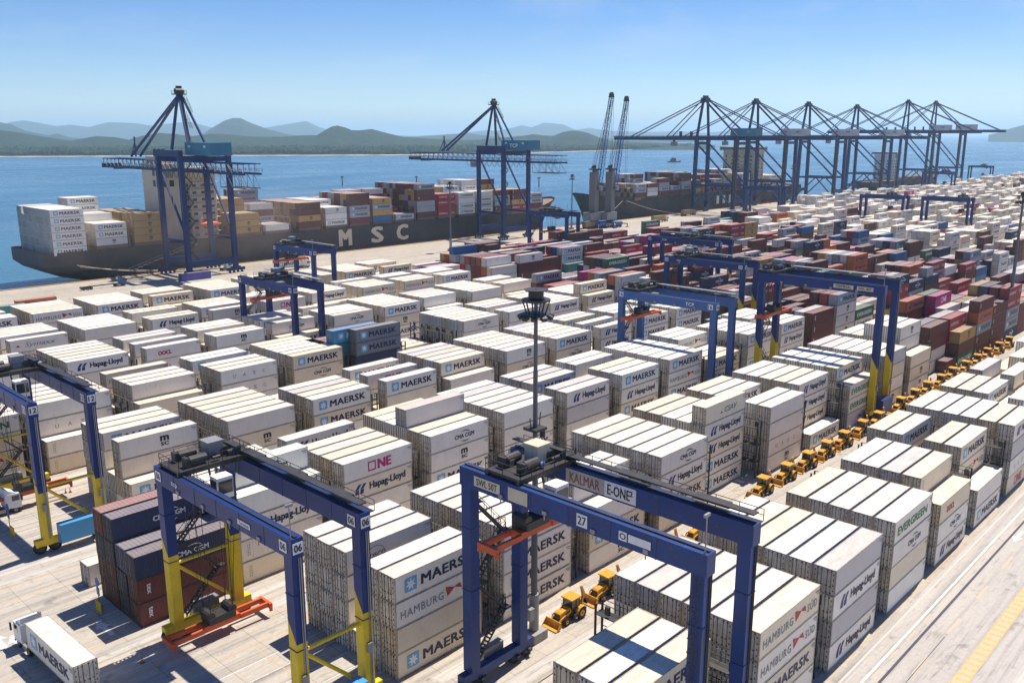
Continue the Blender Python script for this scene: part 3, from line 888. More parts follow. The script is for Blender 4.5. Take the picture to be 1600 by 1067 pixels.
for i in range(3):
    MB().cyl((173.5 - mx + 2 * i, -1, 49), (173.5 - mx + 2 * i, -1, 52), .6, .6, 8).build('exhaust_pipe', M_dark, msc)
lb = MB()
for k in range(6):
    a0, a1 = k / 6, (k + 1) / 6
    r = lambda t: 1.35 * math.sin(PI * min(max(t, .03), .97)) ** .45
    lb.cyl((185 - mx + 9 * a0, -13.6, 20.2), (185 - mx + 9 * a1, -13.6, 20.2), r(a0), r(a1), 10)
lb.build('lifeboat', M_org, msc)
MB().bar((186 - mx, -10.6, 19), (186 - mx, -13.6, 23.4), .3).bar((193 - mx, -10.6, 19), (193 - mx, -13.6, 23.4), .3).build('davit', M_white, msc)
for ch, u in (('M', 540), ('S', 590), ('C', 629)):
    xx = x_on(u, 353.9, 5.5) - mx
    t = MB()
    put_text(t, ch, xx - 3.9, xx + 3.9, 5.2, 13.2, 0, 0.028, 1, 0, 'y', -18.06)
    # give the welded letter a little thickness
    t.build('hull_letter', M_hcream, msc)
gw = MB()
for i in range(14):
    gw.box(150 - mx + 2.2 * i, 152.0 - mx + 2.2 * i, -18.9, -18.15, 4.6 + .62 * i, 4.75 + .62 * i)
gw.bar((150 - mx, -18.9, 5.6), (181 - mx, -18.9, 14.3), .08).bar((150 - mx, -18.15, 5.6), (181 - mx, -18.15, 14.3), .08)
gw.build('gangway', M_gal, msc)
def ship_cargo(o, bays, y0, nrow, zb, shipname, group):
    for bi, (x, pal, hs) in enumerate(bays):
        rr = random.Random('%s%d' % (shipname, bi))
        z0 = zb - (2.4 if pal == 'stern' else 0)
        hat = MB()
        ox = o.location.x
        # coaming and lashing bridge under / beside the stacks
        hat.box(x - ox, x + 12.2 - ox, y0 - o.location.y + .2, y0 + nrow * 2.5 - o.location.y - .2, zb - 2.2 - WATER_Z - (2.4 if pal == 'stern' else 0), z0 - .06 - WATER_Z)
        hat.build('hatch_coaming', M_deck, o)
        lash = MB()
        for r in range(0, nrow + 1, 2):
            yy = y0 + r * 2.5 - o.location.y
            lash.bar((x + 12.75 - ox, yy, zb - 2 - WATER_Z), (x + 12.75 - ox, yy, zb + 5.5 - WATER_Z), .35)
        for zz in (2.6, 5.4):
            lash.box(x + 12.45 - ox, x + 13.05 - ox, y0 - o.location.y, y0 + nrow * 2.5 - o.location.y, zb + zz - WATER_Z, zb + zz + .2 - WATER_Z)
        lash.build('lashing_bridge', M_deck, o)
        for r in range(nrow):
            h = hs[0] if r < 5 else (hs[1] if r < 10 else hs[2])
            if rr.random() < .18 and r not in (0, 5, 10): h = max(1, h - 1)
            for t in range(h):
                if pal in ('white', 'stern'):
                    ci = rr.choice([2, 8, 9, 1, 6]); nm, col = 'white', RCOL[ci]
                    kind, br, wh = 'reefer', ('star' if pal == 'stern' or rr.random() < .75 else rr.choice(['stacked', None])), False
                else:
                    ch = {'tan': ['tan', 'tan', 'tan', 'brown'], 'maroon': ['dark red', 'dark red', 'dark red', 'brown', 'steel grey', 'tan'], 'mix': ['dark red', 'blue', 'off-white', 'tan', 'red', 'steel grey', 'orange'], 'red': ['red', 'dark red', 'tan', 'dark red'], 'mwhite': ['off-white', 'dark red', 'steel grey', 'off-white']}[pal]
                    nm = rr.choice(ch)
                    if pal == 'maroon' and r == 0 and t in (1, 2): nm = 'steel grey'
                    d = [q for q in DRY if q[0] == nm][0]
                    k = rr.uniform(.9, 1.12)
                    col, kind = tuple(min(1, c * k) for c in d[1]), 'dry'
                    br, wh = (d[2][0] if rr.random() < .8 else None), nm not in ('tan', 'off-white', 'steel grey')
                lab = '%s container, %s tier, %s row from quay, %s bay from %s, %s' % (nm, TIER[t], CARD[r], CARD[bi], 'stern' if shipname != 'second ship' else 'bow', shipname)
                push(x + 6.1, y0 + r * 2.5 + 1.22, z0 + t * 2.9, 12.19, kind, nm, col, br, wh, lab, group)
ship_cargo(msc, [(123.5, 'stern', (6, 6, 6)), (139.5, 'white', (3, 4, 6)), (154.5, 'tan', (4, 4, 4)), (199, 'tan', (3, 5, 5)), (214, 'mwhite', (1, 4, 6)), (231.5, 'tan', (4, 4, 4)), (246.5, 'white', (3, 4, 4)), (260.5, 'maroon', (5, 5, 4)), (274.5, 'mix', (4, 4, 5)), (289, 'mix', (1, 2, 5)), (303.5, 'maroon', (6, 6, 6)), (318, 'red', (4, 5, 5)), (333, 'white', (4, 5, 5)), (347, 'white', (4, 6, 6)), (361, 'maroon', (4, 6, 5)), (375, 'red', (4, 4, 4)), (389, 'maroon', (3, 3, 2))], 354.7, 14, 12.4, 'lettered ship', 'containers loaded on the lettered ship')
sh2 = ship('container_ship', 'dark container ship with tan bridge behind the big quay cranes', 742, 458, 354, 388, 12.5, M_hull)
superstructure(sh2, 668 - sh2.location.x, 16, 28, 12, 42)
ship_cargo(sh2, [(497, 'maroon', (3, 3, 3)), (511, 'mwhite', (3, 5, 5)), (525, 'maroon', (4, 3, 3)), (539, 'mix', (2, 2, 2)), (553, 'maroon', (5, 5, 5)), (567, 'tan', (3, 5, 5)), (581, 'mix', (2, 3, 3)), (597, 'maroon', (3, 4, 4)), (611, 'maroon', (4, 4, 4)), (625, 'mwhite', (3, 5, 5)), (639, 'white', (4, 5, 5)), (684, 'white', (3, 4, 4)), (698, 'white', (3, 3, 3))], 355.2, 13, 13.4, 'second ship', 'containers loaded on the second ship')
wt = MB()
for i in range(3):
    wt.box(600 + 9 * i - sh2.location.x, 603.5 + 9 * i - sh2.location.x, -17.25, -17.1, 6.5, 12.5)
wt.build('hull_mark', M_lwhite, sh2)
sh3 = ship('bulk_ship', 'distant dark ship with pale bridge beyond the last quay crane', 905, 1110, 354, 380, 8, M_hull)
superstructure(sh3, 960 - sh3.location.x, 12, 20, 8, 34, mat=M_white)
for i in range(4):
    MB().box(985 + 26 * i - sh3.location.x, 1003 + 26 * i - sh3.location.x, -9, 9, 10, 13).build('hatch_cover', M_deck, sh3)

# ---------------------------------------------------------------- which containers show largest: those become things
def choose():
    vs, fs = [], []
    for c in POOL:
        a = c['L'] / 2
        o = len(vs)
        x, y, z = c['x'], c['y'], c['z']
        vs += [(x - a, y - 1.2, z), (x + a, y - 1.2, z), (x + a, y + 1.2, z), (x - a, y + 1.2, z), (x - a, y - 1.2, z + 2.88), (x + a, y - 1.2, z + 2.88), (x + a, y + 1.2, z + 2.88), (x - a, y + 1.2, z + 2.88)]
        fs += [tuple(i + o for i in f) for f in BOXF]
    bv = BVHTree.FromPolygons(vs, fs)
    cp = Vector((0, 0, CAM_H))
    for i, c in enumerate(POOL):
        a = c['L'] / 2
        x, y, z = c['x'], c['y'], c['z']
        u0, v0, zc = pix(x, y, z + 1.4)
        c['px'] = px = CAM_F / zc
        sc = 0.0
        if -60 < u0 < 1660 and v0 < 1120:
            pts = []
            for fx in (-.8, -.3, .3, .8):
                pts.append(((x + fx * a, y, z + 2.9), 12.2 * 2.44 * 0.3 / 4))
                pts.append(((x + fx * a, y - 1.22, z + 2.2), 12.2 * 2.9 * 0.7 / 8))
                pts.append(((x + fx * a, y - 1.22, z + 0.7), 12.2 * 2.9 * 0.7 / 8))
            for zz in (.7, 2.2):
                pts.append(((x - a - .01, y, z + zz), 2.44 * 2.9 * .7 / 2))
            for p, w in pts:
                u, v, _ = pix(*p)
                if not (0 <= u <= 1600 and 0 <= v <= 1067): continue
                d = Vector(p) - cp
                L = d.length
                hit = bv.ray_cast(cp, d / L, L - 0.12)
                if hit[0] is None: sc += w
        c['area'] = sc * px * px
    for kind in ('reefer', 'dry'):
        lst = sorted((c for c in POOL if c['kind'] == kind and c['area'] > 6), key=lambda c: -c['area'])
        for c in lst[:300]: c['own'] = True
choose()
STUFF_FACES = [(0, 1, 5, 4), (1, 2, 6, 5), (2, 3, 7, 6), (3, 0, 4, 7), (4, 5, 6, 7), (0, 3, 2, 1)]
def stuff(kind, name, label, cat):
    mb = MB()
    cols = []
    mats = [M_stf if kind == 'reefer' else M_stfd, M_rod]
    for c in POOL:
        if c['kind'] != kind or c.get('own'): continue
        a = c['L'] / 2
        x, y, z = c['x'], c['y'], c['z']
        n0 = len(mb.f)
        mb.box(x - a, x + a, y - 1.215, y + 1.215, z + .05, z + 2.87)
        if c['area'] > 0:
            for k in range(5):   # door rods and seams on the end, rails between tiers
                yy = y - 1.0 + .5 * k
                mb.box(x - a - .06, x - a - .004, yy - .035, yy + .035, z + .1, z + 2.8, 1)
            mb.box(x - a, x + a, y - 1.222, y - 1.217, z, z + .14, 1)
        k = len(mb.f) - n0
        cols += [c['col']] * k
        if c['area'] > 60 and c['L'] > 10:
            for n, me, b, m in brand_meshes(c['brand'], c['white']):
                if n == 'code_mark': continue
                idx = []
                for mt in m:
                    if mt not in mats: mats.append(mt)
                    idx.append(mats.index(mt))
                o = len(mb.v)
                mb.v.extend((q[0] + x, q[1] + y, q[2] + z) for q in b.v)
                for f, mi in zip(b.f, b.m):
                    mb.f.append(tuple(i + o for i in f)); mb.m.append(idx[mi]); cols.append(c['col'])
    if not mb.f: return
    me = mb.mesh(name, mats)
    at = me.attributes.new('col', 'FLOAT_COLOR', 'FACE')
    at.data.foreach_set('color', [q for c in cols for q in (*c, 1.0)])
    o = mobj(name, me)
    o['kind'] = 'stuff'
    tag(o, label, cat)
stuff('reefer', 'stacked_reefers', 'far and hidden white refrigerated containers packed in stacks across the yard', 'container stacks')
stuff('dry', 'stacked_freight_containers', 'far and hidden coloured freight containers packed in stacks across the yard and ships', 'container stacks')
for c in POOL:
    if c.get('own'):
        o = make_container(c, detail=2 if c['px'] > 7 else (1 if c['px'] > 2.5 else 0))
        tag(o, c['label'], 'container', c['group'])
print('POOL', len(POOL), 'own', sum(1 for c in POOL if c.get('own')), 'min area', min(c['area'] for c in POOL if c.get('own')), 'visible', sum(1 for c in POOL if c['area'] > 6))
# ---------------------------------------------------------------- ground, road, quay, water
M_yard = ground_mat('yard_concrete', (0.43, 0.385, 0.325), (0.51, 0.455, 0.39), 0.03)
M_road = ground_mat('road_concrete', (0.42, 0.385, 0.345), (0.49, 0.45, 0.41), 0.05, slabs=0, dirt=0.3)
M_quay = ground_mat('quay_concrete', (0.43, 0.38, 0.31), (0.49, 0.43, 0.35), 0.03, slabs=6.0)
M_run = ground_mat('runway_concrete', (0.50, 0.46, 0.41), (0.56, 0.52, 0.46), 0.1, slabs=0, dirt=0.25)
W_yel = worn('worn_yellow', (0.62, 0.36, 0.05), YARD, .55)
W_yel2 = worn('faded_yellow', (0.60, 0.40, 0.15), YARD, .95)
W_wht = worn('worn_white', (0.72, 0.71, 0.69), YARD, .5)
W_pink = worn('pale_stain_line', (0.56, 0.46, 0.42), YARD, .5)
W_drk = worn('rubber_groove', (0.06, 0.05, 0.07), (0.10, 0.09, 0.10), .3)
def sheet(name, x0, x1, y0, y1, z, m, parent=None):
    o = MB().add([(x0, y0, z), (x1, y0, z), (x1, y1, z), (x0, y1, z)], [(0, 1, 2, 3)]).build(name, m, parent)
    return o
# quay and yard: one thick slab with a wall down to the water
g = MB().box(-400, 1400, -400, QUAY_Y, -12, 0)
gy = struct(g.build('yard_ground', M_yard))
struct(sheet('quay_apron', -400, 1400, 262 + 22, QUAY_Y - 1.2, 0.004, M_quay))
struct(sheet('service_road', -300, 900, 2, 31.6, 0.004, M_road))
fen = MB()
for i in range(90):
    x = -100 + 15 * i
    fen.box(x, x + 1.6, QUAY_Y, QUAY_Y + .9, -3.4, -.4)
struct(fen.build('quay_fender_line', M_rub))
kb = MB().box(-400, 1400, QUAY_Y - .9, QUAY_Y - .3, 0.004, .28)
struct(kb.build('quay_kerb', W_yel))
def marks(name, m, rects, z=0.008, parent=None):
    mb = MB()
    for x0, x1, y0, y1 in rects:
        mb.add([(x0, y0, z), (x1, y0, z), (x1, y1, z), (x0, y1, z)], [(0, 1, 2, 3)])
    return struct(mb.build(name, m, parent))
marks('road_marking', W_pink, [(-100, 500, 31.0, 31.25)])
marks('road_marking', W_wht, [(-100, 500, 29.35, 29.6)])
marks('road_marking', W_yel2, [(-100 + 5 * i, -97.6 + 5 * i, 28.95, 29.1) for i in range(110)])
marks('road_marking', W_drk, [(-100, 500, 28.0, 28.3)])
marks('road_marking', W_yel2, [(4 + 10.6 * i, 8.4 + 10.6 * i, 26.05, 26.35) for i in range(40)], 0.009)
marks('road_marking', W_drk, [(60, 98.5, 26.12, 26.2)], 0.012)
hb = [(-100, 400, 21.45, 21.6), (-100, 400, 22.75, 22.9)] + [(-99 + 1.3 * i, -98.45 + 1.3 * i, 21.6, 22.75) for i in range(370)]
marks('road_hatch_marking', W_yel, hb)
marks('road_hatch_base', W_yel2, [(-100, 400, 21.6, 22.75)], 0.006)
marks('road_edge_slab', M_run, [(20, 300, 4, 18.2)], 0.008)
def arrow(x, y, L, w, ang, name='arrow_marking'):
    mb = MB()
    pts = [(0, -w * .18), (L * .55, -w * .18), (L * .55, -w / 2), (L, 0), (L * .55, w / 2), (L * .55, w * .18), (0, w * .18)]
    c, s = math.cos(ang), math.sin(ang)
    mb.add([(x + a * c - b * s, y + a * s + b * c, 0.012) for a, b in pts], [(0, 1, 6), (1, 5, 6), (2, 3, 4)])
    mb.f = [(0, 1, 5, 6), (2, 3, 4)]; mb.m = [0, 0]
    return struct(mb.build(name, W_wht))
arrow(*ground(1598, 830), 4.6, 1.3, PI)
arrow(*ground(40, 1012), 4.0, 2.0, rad(93))
arrow(*ground(8, 1012), 4.0, 2.0, rad(93))
arrow(34.4, 94.6, 4.2, 1.6, rad(92))
arrow(29.6, 120.5, 4.0, 1.8, rad(92))
# crane runways, lane lines and the stack slots of each block
for b, (Y0, X0, P) in BLK.items():
    x0 = -60
    x1 = 1200 if b not in 'AB' else 700
    for yy in (Y0 - 2.9, Y0 + 22.6):
        if b == 'A' and yy < Y0: continue
        marks('crane_runway', M_run, [(x0, x1, yy - .75, yy + .75)], 0.006)
    marks('lane_marking', W_yel, [(x0, x1, Y0 - .5, Y0 - .38), (x0, x1, Y0 + 16.9, Y0 + 17.02), (x0, x1, Y0 + 20.8, Y0 + 20.92)], 0.01)
    marks('slot_marking', W_wht, [(36.6 - 1.6, 36.6 + 70, Y0 + r * ROWP - .16, Y0 + r * ROWP - .06) for r in range(1, 6)], 0.009)
marks('lane_marking', W_yel2, [(20, 500, 53.6, 53.75), (20, 500, 57.0, 57.1)], 0.01)
marks('bay_marking', W_yel, [(44, 44.12, 66, 80), (44, 50, 66, 66.12), (44, 50, 73, 73.12), (44, 50, 80, 80.12)], 0.011)
bx = MB()
for i in range(9):
    x = 52 + 34 * i
    bx.cyl((x, 52.3, .003), (x, 52.3, .014), .42, n=12)
struct(bx.build('manhole_covers', M_dark))
# water
mw, n, l, p = _nodes('sea_water')
tc = n.new('ShaderNodeTexCoord')
v = tc.outputs['Object']
big = _noise(n, l, v, 0.0012, 5, 0.6, (1, 2.4, 1))
c = _mix(n, l, _ramp(n, l, big, 0.35, 0.65), (0.035, 0.115, 0.19), (0.055, 0.155, 0.235))
l.new(c, p.inputs['Base Color'])
l.new(_ramp(n, l, _noise(n, l, v, 0.004, 5, 0.65, (1, 3, 1)), 0.35, 0.65, 0.14, 0.4), p.inputs['Roughness'])
p.inputs['IOR'].default_value = 1.33
h1 = _noise(n, l, v, 0.22, 4, 0.65, (1, 1.8, 1))
h2 = _noise(n, l, v, 0.035, 3, 0.6, (1, 2.2, 1))
hh = _math(n, l, 'ADD', h1, _math(n, l, 'MULTIPLY', h2, 1.5))
b = n.new('ShaderNodeBump')
b.inputs['Strength'].default_value = 0.55
b.inputs['Distance'].default_value = 1.2
l.new(hh, b.inputs['Height'])
l.new(b.outputs[0], p.inputs['Normal'])
S = 42000
struct(MB().add([(-S, -S, WATER_Z), (S, -S, WATER_Z), (S, S, WATER_Z), (-S, S, WATER_Z)], [(0, 1, 2, 3)]).build('sea', mw))

# ---------------------------------------------------------------- far shore: beach, wood, hills
def polar(u, d):
    """place on the ground d metres out under pixel column u (at the horizon)"""
    a = CAM_YAW - math.atan((u - 800) / math.hypot(CAM_F, 533.5 - CAM_HZ))
    return math.cos(a) * d, math.sin(a) * d
M_for1 = forest_mat('near_wood', (0.030, 0.056, 0.020), (0.050, 0.080, 0.028), 0.02)
M_for2 = forest_mat('hill_wood', (0.022, 0.046, 0.024), (0.036, 0.062, 0.030), 0.006)
M_sand = ground_mat('beach_sand', (0.55, 0.47, 0.34), (0.60, 0.52, 0.40), 0.01, tire=False, slabs=0)
def hz(u, y, d):
    return CAM_H + (CAM_HZ - y) * d / math.hypot(CAM_F, 533.5 - CAM_HZ) / math.cos(math.atan((u - 800) / 1422))
def interp(pr, u):
    for (a, b), (c, d) in zip(pr, pr[1:]):
        if a <= u <= c: return b + (d - b) * (u - a) / (c - a)
    return pr[0][1] if u < pr[0][0] else pr[-1][1]
def ridge(name, pr, d, depth, m, seed, du=5, rough=1.0):
    rr = random.Random(seed)
    us = []
    u = pr[0][0]
    while u <= pr[-1][0]:
        us.append(u); u += du
    N = 27
    mb = MB()
    ph = [rr.uniform(0, 6.28) for _ in range(12)]
    grid = []
    for i, u in enumerate(us):
        top = hz(u, interp(pr, u), d)
        col = []
        for j in range(N):
            t = j / (N - 1)            # 0 foot towards us, 0.6 ridge, 1 foot behind
            dd = d - depth * 0.6 + depth * t
            k = math.sin(PI / 2 * min(1, t / .6)) ** 1.3 if t <= .6 else math.cos(PI / 2 * (t - .6) / .4)
            x, y = polar(u, dd)
            w = 0
            for q in range(6):
                f = (1.3, 2.9, 5.1, 9.3, 17, 33)[q] * 3.2 / depth
                w += math.sin(x * f + ph[q] + 1.3 * math.sin(y * f * .7 + ph[q + 6])) * math.cos(y * f * 1.1 + ph[q]) / (1.5 + q)
            z = WATER_Z - 2 + (top - WATER_Z + 2) * k
            edge = min(1, i / 4, (len(us) - 1 - i) / 4)
            z += w * 0.15 * (top - WATER_Z) * rough * (1 - abs(k - .5) * 1.4 if t < .6 else .4)
            if j in (0, N - 1): z = WATER_Z - 3
            col.append((x, y, max(z, WATER_Z - 3)))
        grid.append(col)
    for col in grid: mb.v.extend(col)
    for i in range(len(us) - 1):
        for j in range(N - 1):
            a = i * N + j
            mb.f.append((a, a + N, a + N + 1, a + 1)); mb.m.append(0)
    o = mb.build(name, m)
    for p_ in o.data.polygons: p_.use_smooth = True
    return struct(o)
far = [(-80, 205), (0, 200), (20, 196), (40, 194), (60, 196), (90, 200), (110, 198), (140, 201), (170, 195), (210, 196), (240, 199), (280, 195), (300, 194), (330, 201), (380, 206), (440, 197), (480, 191), (500, 200), (520, 205), (580, 210), (650, 213), (700, 212), (730, 207), (760, 203.5), (775, 204.5), (800, 200), (815, 196), (830, 199.5), (850, 193), (880, 196), (900, 204), (920, 201), (950, 205), (1000, 207), (1060, 206), (1100, 208.5), (1140, 205), (1200, 207), (1260, 210), (1300, 211)]
mid = [(-80, 198), (0, 196), (20, 199), (40, 206), (75, 211), (90, 209), (110, 214), (160, 217), (250, 217), (300, 215), (318, 209), (330, 202), (350, 192), (366, 187.5), (378, 187.5), (395, 195), (420, 203), (450, 210), (480, 214), (560, 216), (640, 214), (700, 210), (730, 208), (760, 212), (800, 216), (860, 217), (940, 216), (1010, 217), (1100, 216)]
near = [(-80, 205), (0, 205), (30, 208), (60, 212), (110, 218), (130, 215), (150, 212.5), (180, 214), (200, 217), (225, 212), (250, 208.5), (275, 210), (300, 213), (330, 210), (360, 211), (400, 214), (440, 214), (470, 212), (495, 211.5), (508, 204), (518, 199), (528, 197.5), (540, 200), (550, 204), (565, 204), (582, 202), (600, 207), (630, 214), (680, 217), (720, 219), (750, 218), (790, 214), (815, 212), (832, 210), (850, 212), (866, 212), (880, 206), (892, 203.5), (902, 203.5), (920, 208), (940, 216), (960, 221), (1010, 222), (1080, 224), (1120, 226)]
ridge('mountains', far, 15500, 5000, M_for2, 3, 3)
ridge('blue_hills', mid, 8200, 2600, M_for2, 4, 2.5)
ridge('wooded_hills', near, 4300, 1500, M_for2, 5, 1.6)
ridge('islet_hill', [(1545, 211), (1560, 208), (1575, 204), (1590, 201), (1605, 199), (1630, 199), (1660, 203), (1700, 209)], 9000, 2000, M_for2, 8, 4)
# low coastal plain, beach and tree crowns
shore = [(-90, 246.0), (0, 245.6), (150, 245.0), (300, 244.2), (450, 243.6), (620, 243.0), (760, 241.0), (880, 238.0), (980, 235.0), (1050, 232.5), (1085, 230.5)]
def shore_d(u):
    y = interp(shore, u)
    X, Y = ground(u, y, WATER_Z)
    return math.hypot(X, Y)
pl, bc = MB(), MB()
us = list(range(-90, 1086, 12))
for a, bq in zip(us, us[1:]):
    q = []
    for u, k in ((a, 1), (bq, 1), (bq, 0), (a, 0)):
        d0 = shore_d(u)
        x, y = polar(u, d0 + 30 if k else 4000 + 200)
        q.append((x, y, -1.5 if k else 2))
    pl.add(q, [(0, 1, 2, 3)])
    q = []
    for u, k in ((a, 1), (bq, 1), (bq, 0), (a, 0)):
        wv = 10 * math.sin(u * .11) + 6 * math.sin(u * .37)
        x, y = polar(u, shore_d(u) + (wv - 6 if k else 60))
        q.append((x, y, WATER_Z + .3 if k else -1.0))
    bc.add(q, [(0, 1, 2, 3)])
struct(pl.build('coastal_plain', M_for1))
struct(bc.build('beach', M_sand))
wood = MB()
ICO = [(0, 0, 1), (.89, 0, .45), (.28, .85, .45), (-.72, .53, .45), (-.72, -.53, .45), (.28, -.85, .45), (.72, .53, -.45), (-.28, .85, -.45), (-.89, 0, -.45), (-.28, -.85, -.45), (.72, -.53, -.45)]
ICF = [(0, 1, 2), (0, 2, 3), (0, 3, 4), (0, 4, 5), (0, 5, 1), (1, 6, 2), (2, 7, 3), (3, 8, 4), (4, 9, 5), (5, 10, 1), (2, 6, 7), (3, 7, 8), (4, 8, 9), (5, 9, 10), (1, 10, 6)]
rw = random.Random(11)
for i in range(9000):
    u = rw.uniform(-85, 1080)
    d0 = shore_d(u)
    t = rw.random() ** 1.8
    d = d0 + 42 + t * (3900 - d0 - 40)
    x, y = polar(u, d)
    r = rw.uniform(5, 10) * (1 + t * .5)
    h = rw.uniform(7, 13) * (.75 + .5 * math.sin(u * .03 + d * .01) ** 2)
    wood.add([(x + a * r * rw.uniform(.75, 1.2), y + b_ * r * rw.uniform(.75, 1.2), h * .55 + c_ * h * .62 * rw.uniform(.8, 1.2)) for a, b_, c_ in ICO], ICF)
wo = wood.build('coastal_wood', M_for1)
wo['kind'] = 'stuff'
tag(wo, 'dense green wood along the far shore across the water', 'forest')
# the air: far hills fade to blue
mh = bpy.data.materials.new('haze_air')
mh.use_nodes = True
hn = mh.node_tree.nodes
for q in list(hn):
    if q.type == 'BSDF_PRINCIPLED': hn.remove(q)
pv = hn.new('ShaderNodeVolumePrincipled')
pv.inputs['Color'].default_value = (0.62, 0.85, 1.0, 1)
pv.inputs['Density'].default_value = 0.00008
pv.inputs['Anisotropy'].default_value = 0.2
mh.node_tree.links.new(pv.outputs[0], hn['Material Output'].inputs['Volume'])
hzb = MB().box(-S - 50, S + 50, -S - 50, S + 50, -14, 430).build('haze', mh)
hzb['kind'] = 'stuff'
tag(hzb, 'pale blue haze over the water and the far hills', 'haze')

# thin brown exhaust drifting over the quay in front of the lettered ship
ms = bpy.data.materials.new('exhaust_smoke')
ms.use_nodes = True
sn_, sl_ = ms.node_tree.nodes, ms.node_tree.links
for q in list(sn_):
    if q.type == 'BSDF_PRINCIPLED': sn_.remove(q)
pv = sn_.new('ShaderNodeVolumePrincipled')
pv.inputs['Color'].default_value = (0.62, 0.52, 0.47, 1)
tcv = sn_.new('ShaderNodeTexCoord')
nz = _noise(sn_, sl_, tcv.outputs['Object'], 0.045, 4, 0.6)
gr = sn_.new('ShaderNodeTexGradient')
gr.gradient_type = 'SPHERICAL'
mpv = sn_.new('ShaderNodeMapping')
mpv.inputs['Scale'].default_value = (1 / 95, 1 / 16, 1 / 20)
sl_.new(tcv.outputs['Object'], mpv.inputs[0])
sl_.new(mpv.outputs[0], gr.inputs[0])
dens = _math(sn_, sl_, 'MULTIPLY', _ramp(sn_, sl_, nz, 0.40, 0.68, 0, 0.022), gr.outputs['Fac'])
sl_.new(dens, pv.inputs['Density'])
sl_.new(pv.outputs[0], sn_['Material Output'].inputs['Volume'])
sm = MB()
for a, b_ in zip(range(8), range(1, 9)):
    f = lambda t: math.sin(PI * min(max(t / 8, .001), .999))
    n_ = 14
    if a == 0: ring = []
    o_ = len(sm.v)
    for t in (a, b_):
        for i in range(n_):
            th = 2 * PI * i / n_
            sm.v.append((-95 * math.cos(PI * t / 8), 16 * f(t) * math.cos(th), 20 * f(t) * math.sin(th)))
    for i in range(n_):
        sm.f.append((o_ + i, o_ + (i + 1) % n_, o_ + n_ + (i + 1) % n_, o_ + n_ + i)); sm.m.append(0)
smo = sm.build('smoke', ms, None, (175, 337, 19.5))
smo['kind'] = 'stuff'
tag(smo, 'thin brown exhaust smoke drifting before the lettered ship stern', 'smoke')
# ---------------------------------------------------------------- yard gantry cranes
WHEEL = None
def wheel_mesh(r, w, rim):
    mb = MB()
    mb.cyl((0, -w / 2, 0), (0, w / 2, 0), r, n=20)
    mb.cyl((0, -w / 2 - .02, 0), (0, w / 2 + .02, 0), r * .52, n=12, mi=1)
    mb.cyl((0, -w / 2 - .05, 0), (0, w / 2 + .05, 0), r * .18, n=8, mi=2)
    for i in range(20):      # tread blocks
        t = 2 * PI * i / 20
        c, s = math.cos(t) * r, math.sin(t) * r
        mb.bar((c, -w / 2 + .02, s), (c, w / 2 - .02, s), .05, .05)
    return mb.mesh('wheel', [M_rub, rim, M_dark])
def stair(p, q, w=0.7, side=(1, 0, 0)):
    """a flight with two stringers, treads and handrails from p to q"""
    p, q = Vector(p), Vector(q)
    s = Vector(side).normalized() * (w / 2)
    mb = MB()
    for sg in (-1, 1):
        mb.bar(p + s * sg, q + s * sg, .07, .22)
        mb.bar(p + s * sg + Vector((0, 0, 1)), q + s * sg + Vector((0, 0, 1)), .05)
        for k in (0, .25, .5, .75, 1):
            a = p.lerp(q, k) + s * sg
            mb.bar(a, a + Vector((0, 0, 1)), .045)
    n = max(3, int(abs(q.z - p.z) / .28))
    d = (q - p); d.z = 0
    d.normalize()
    for k in range(n):
        a = p.lerp(q, (k + .5) / n)
        mb.bar(a - s, a + s, .24, .04)
    return mb
def rail(mb, pts, h=1.05, step=2.0, w=.05):
    for a, b in zip(pts, pts[1:]):
        a, b = Vector(a), Vector(b)
        n = max(1, int((b - a).length / step))
        for z in (h, h * .5):
            mb.bar(a + Vector((0, 0, z)), b + Vector((0, 0, z)), w)
        for k in range(n + 1):
            c = a.lerp(b, k / n)
            mb.bar(c, c + Vector((0, 0, h)), w)
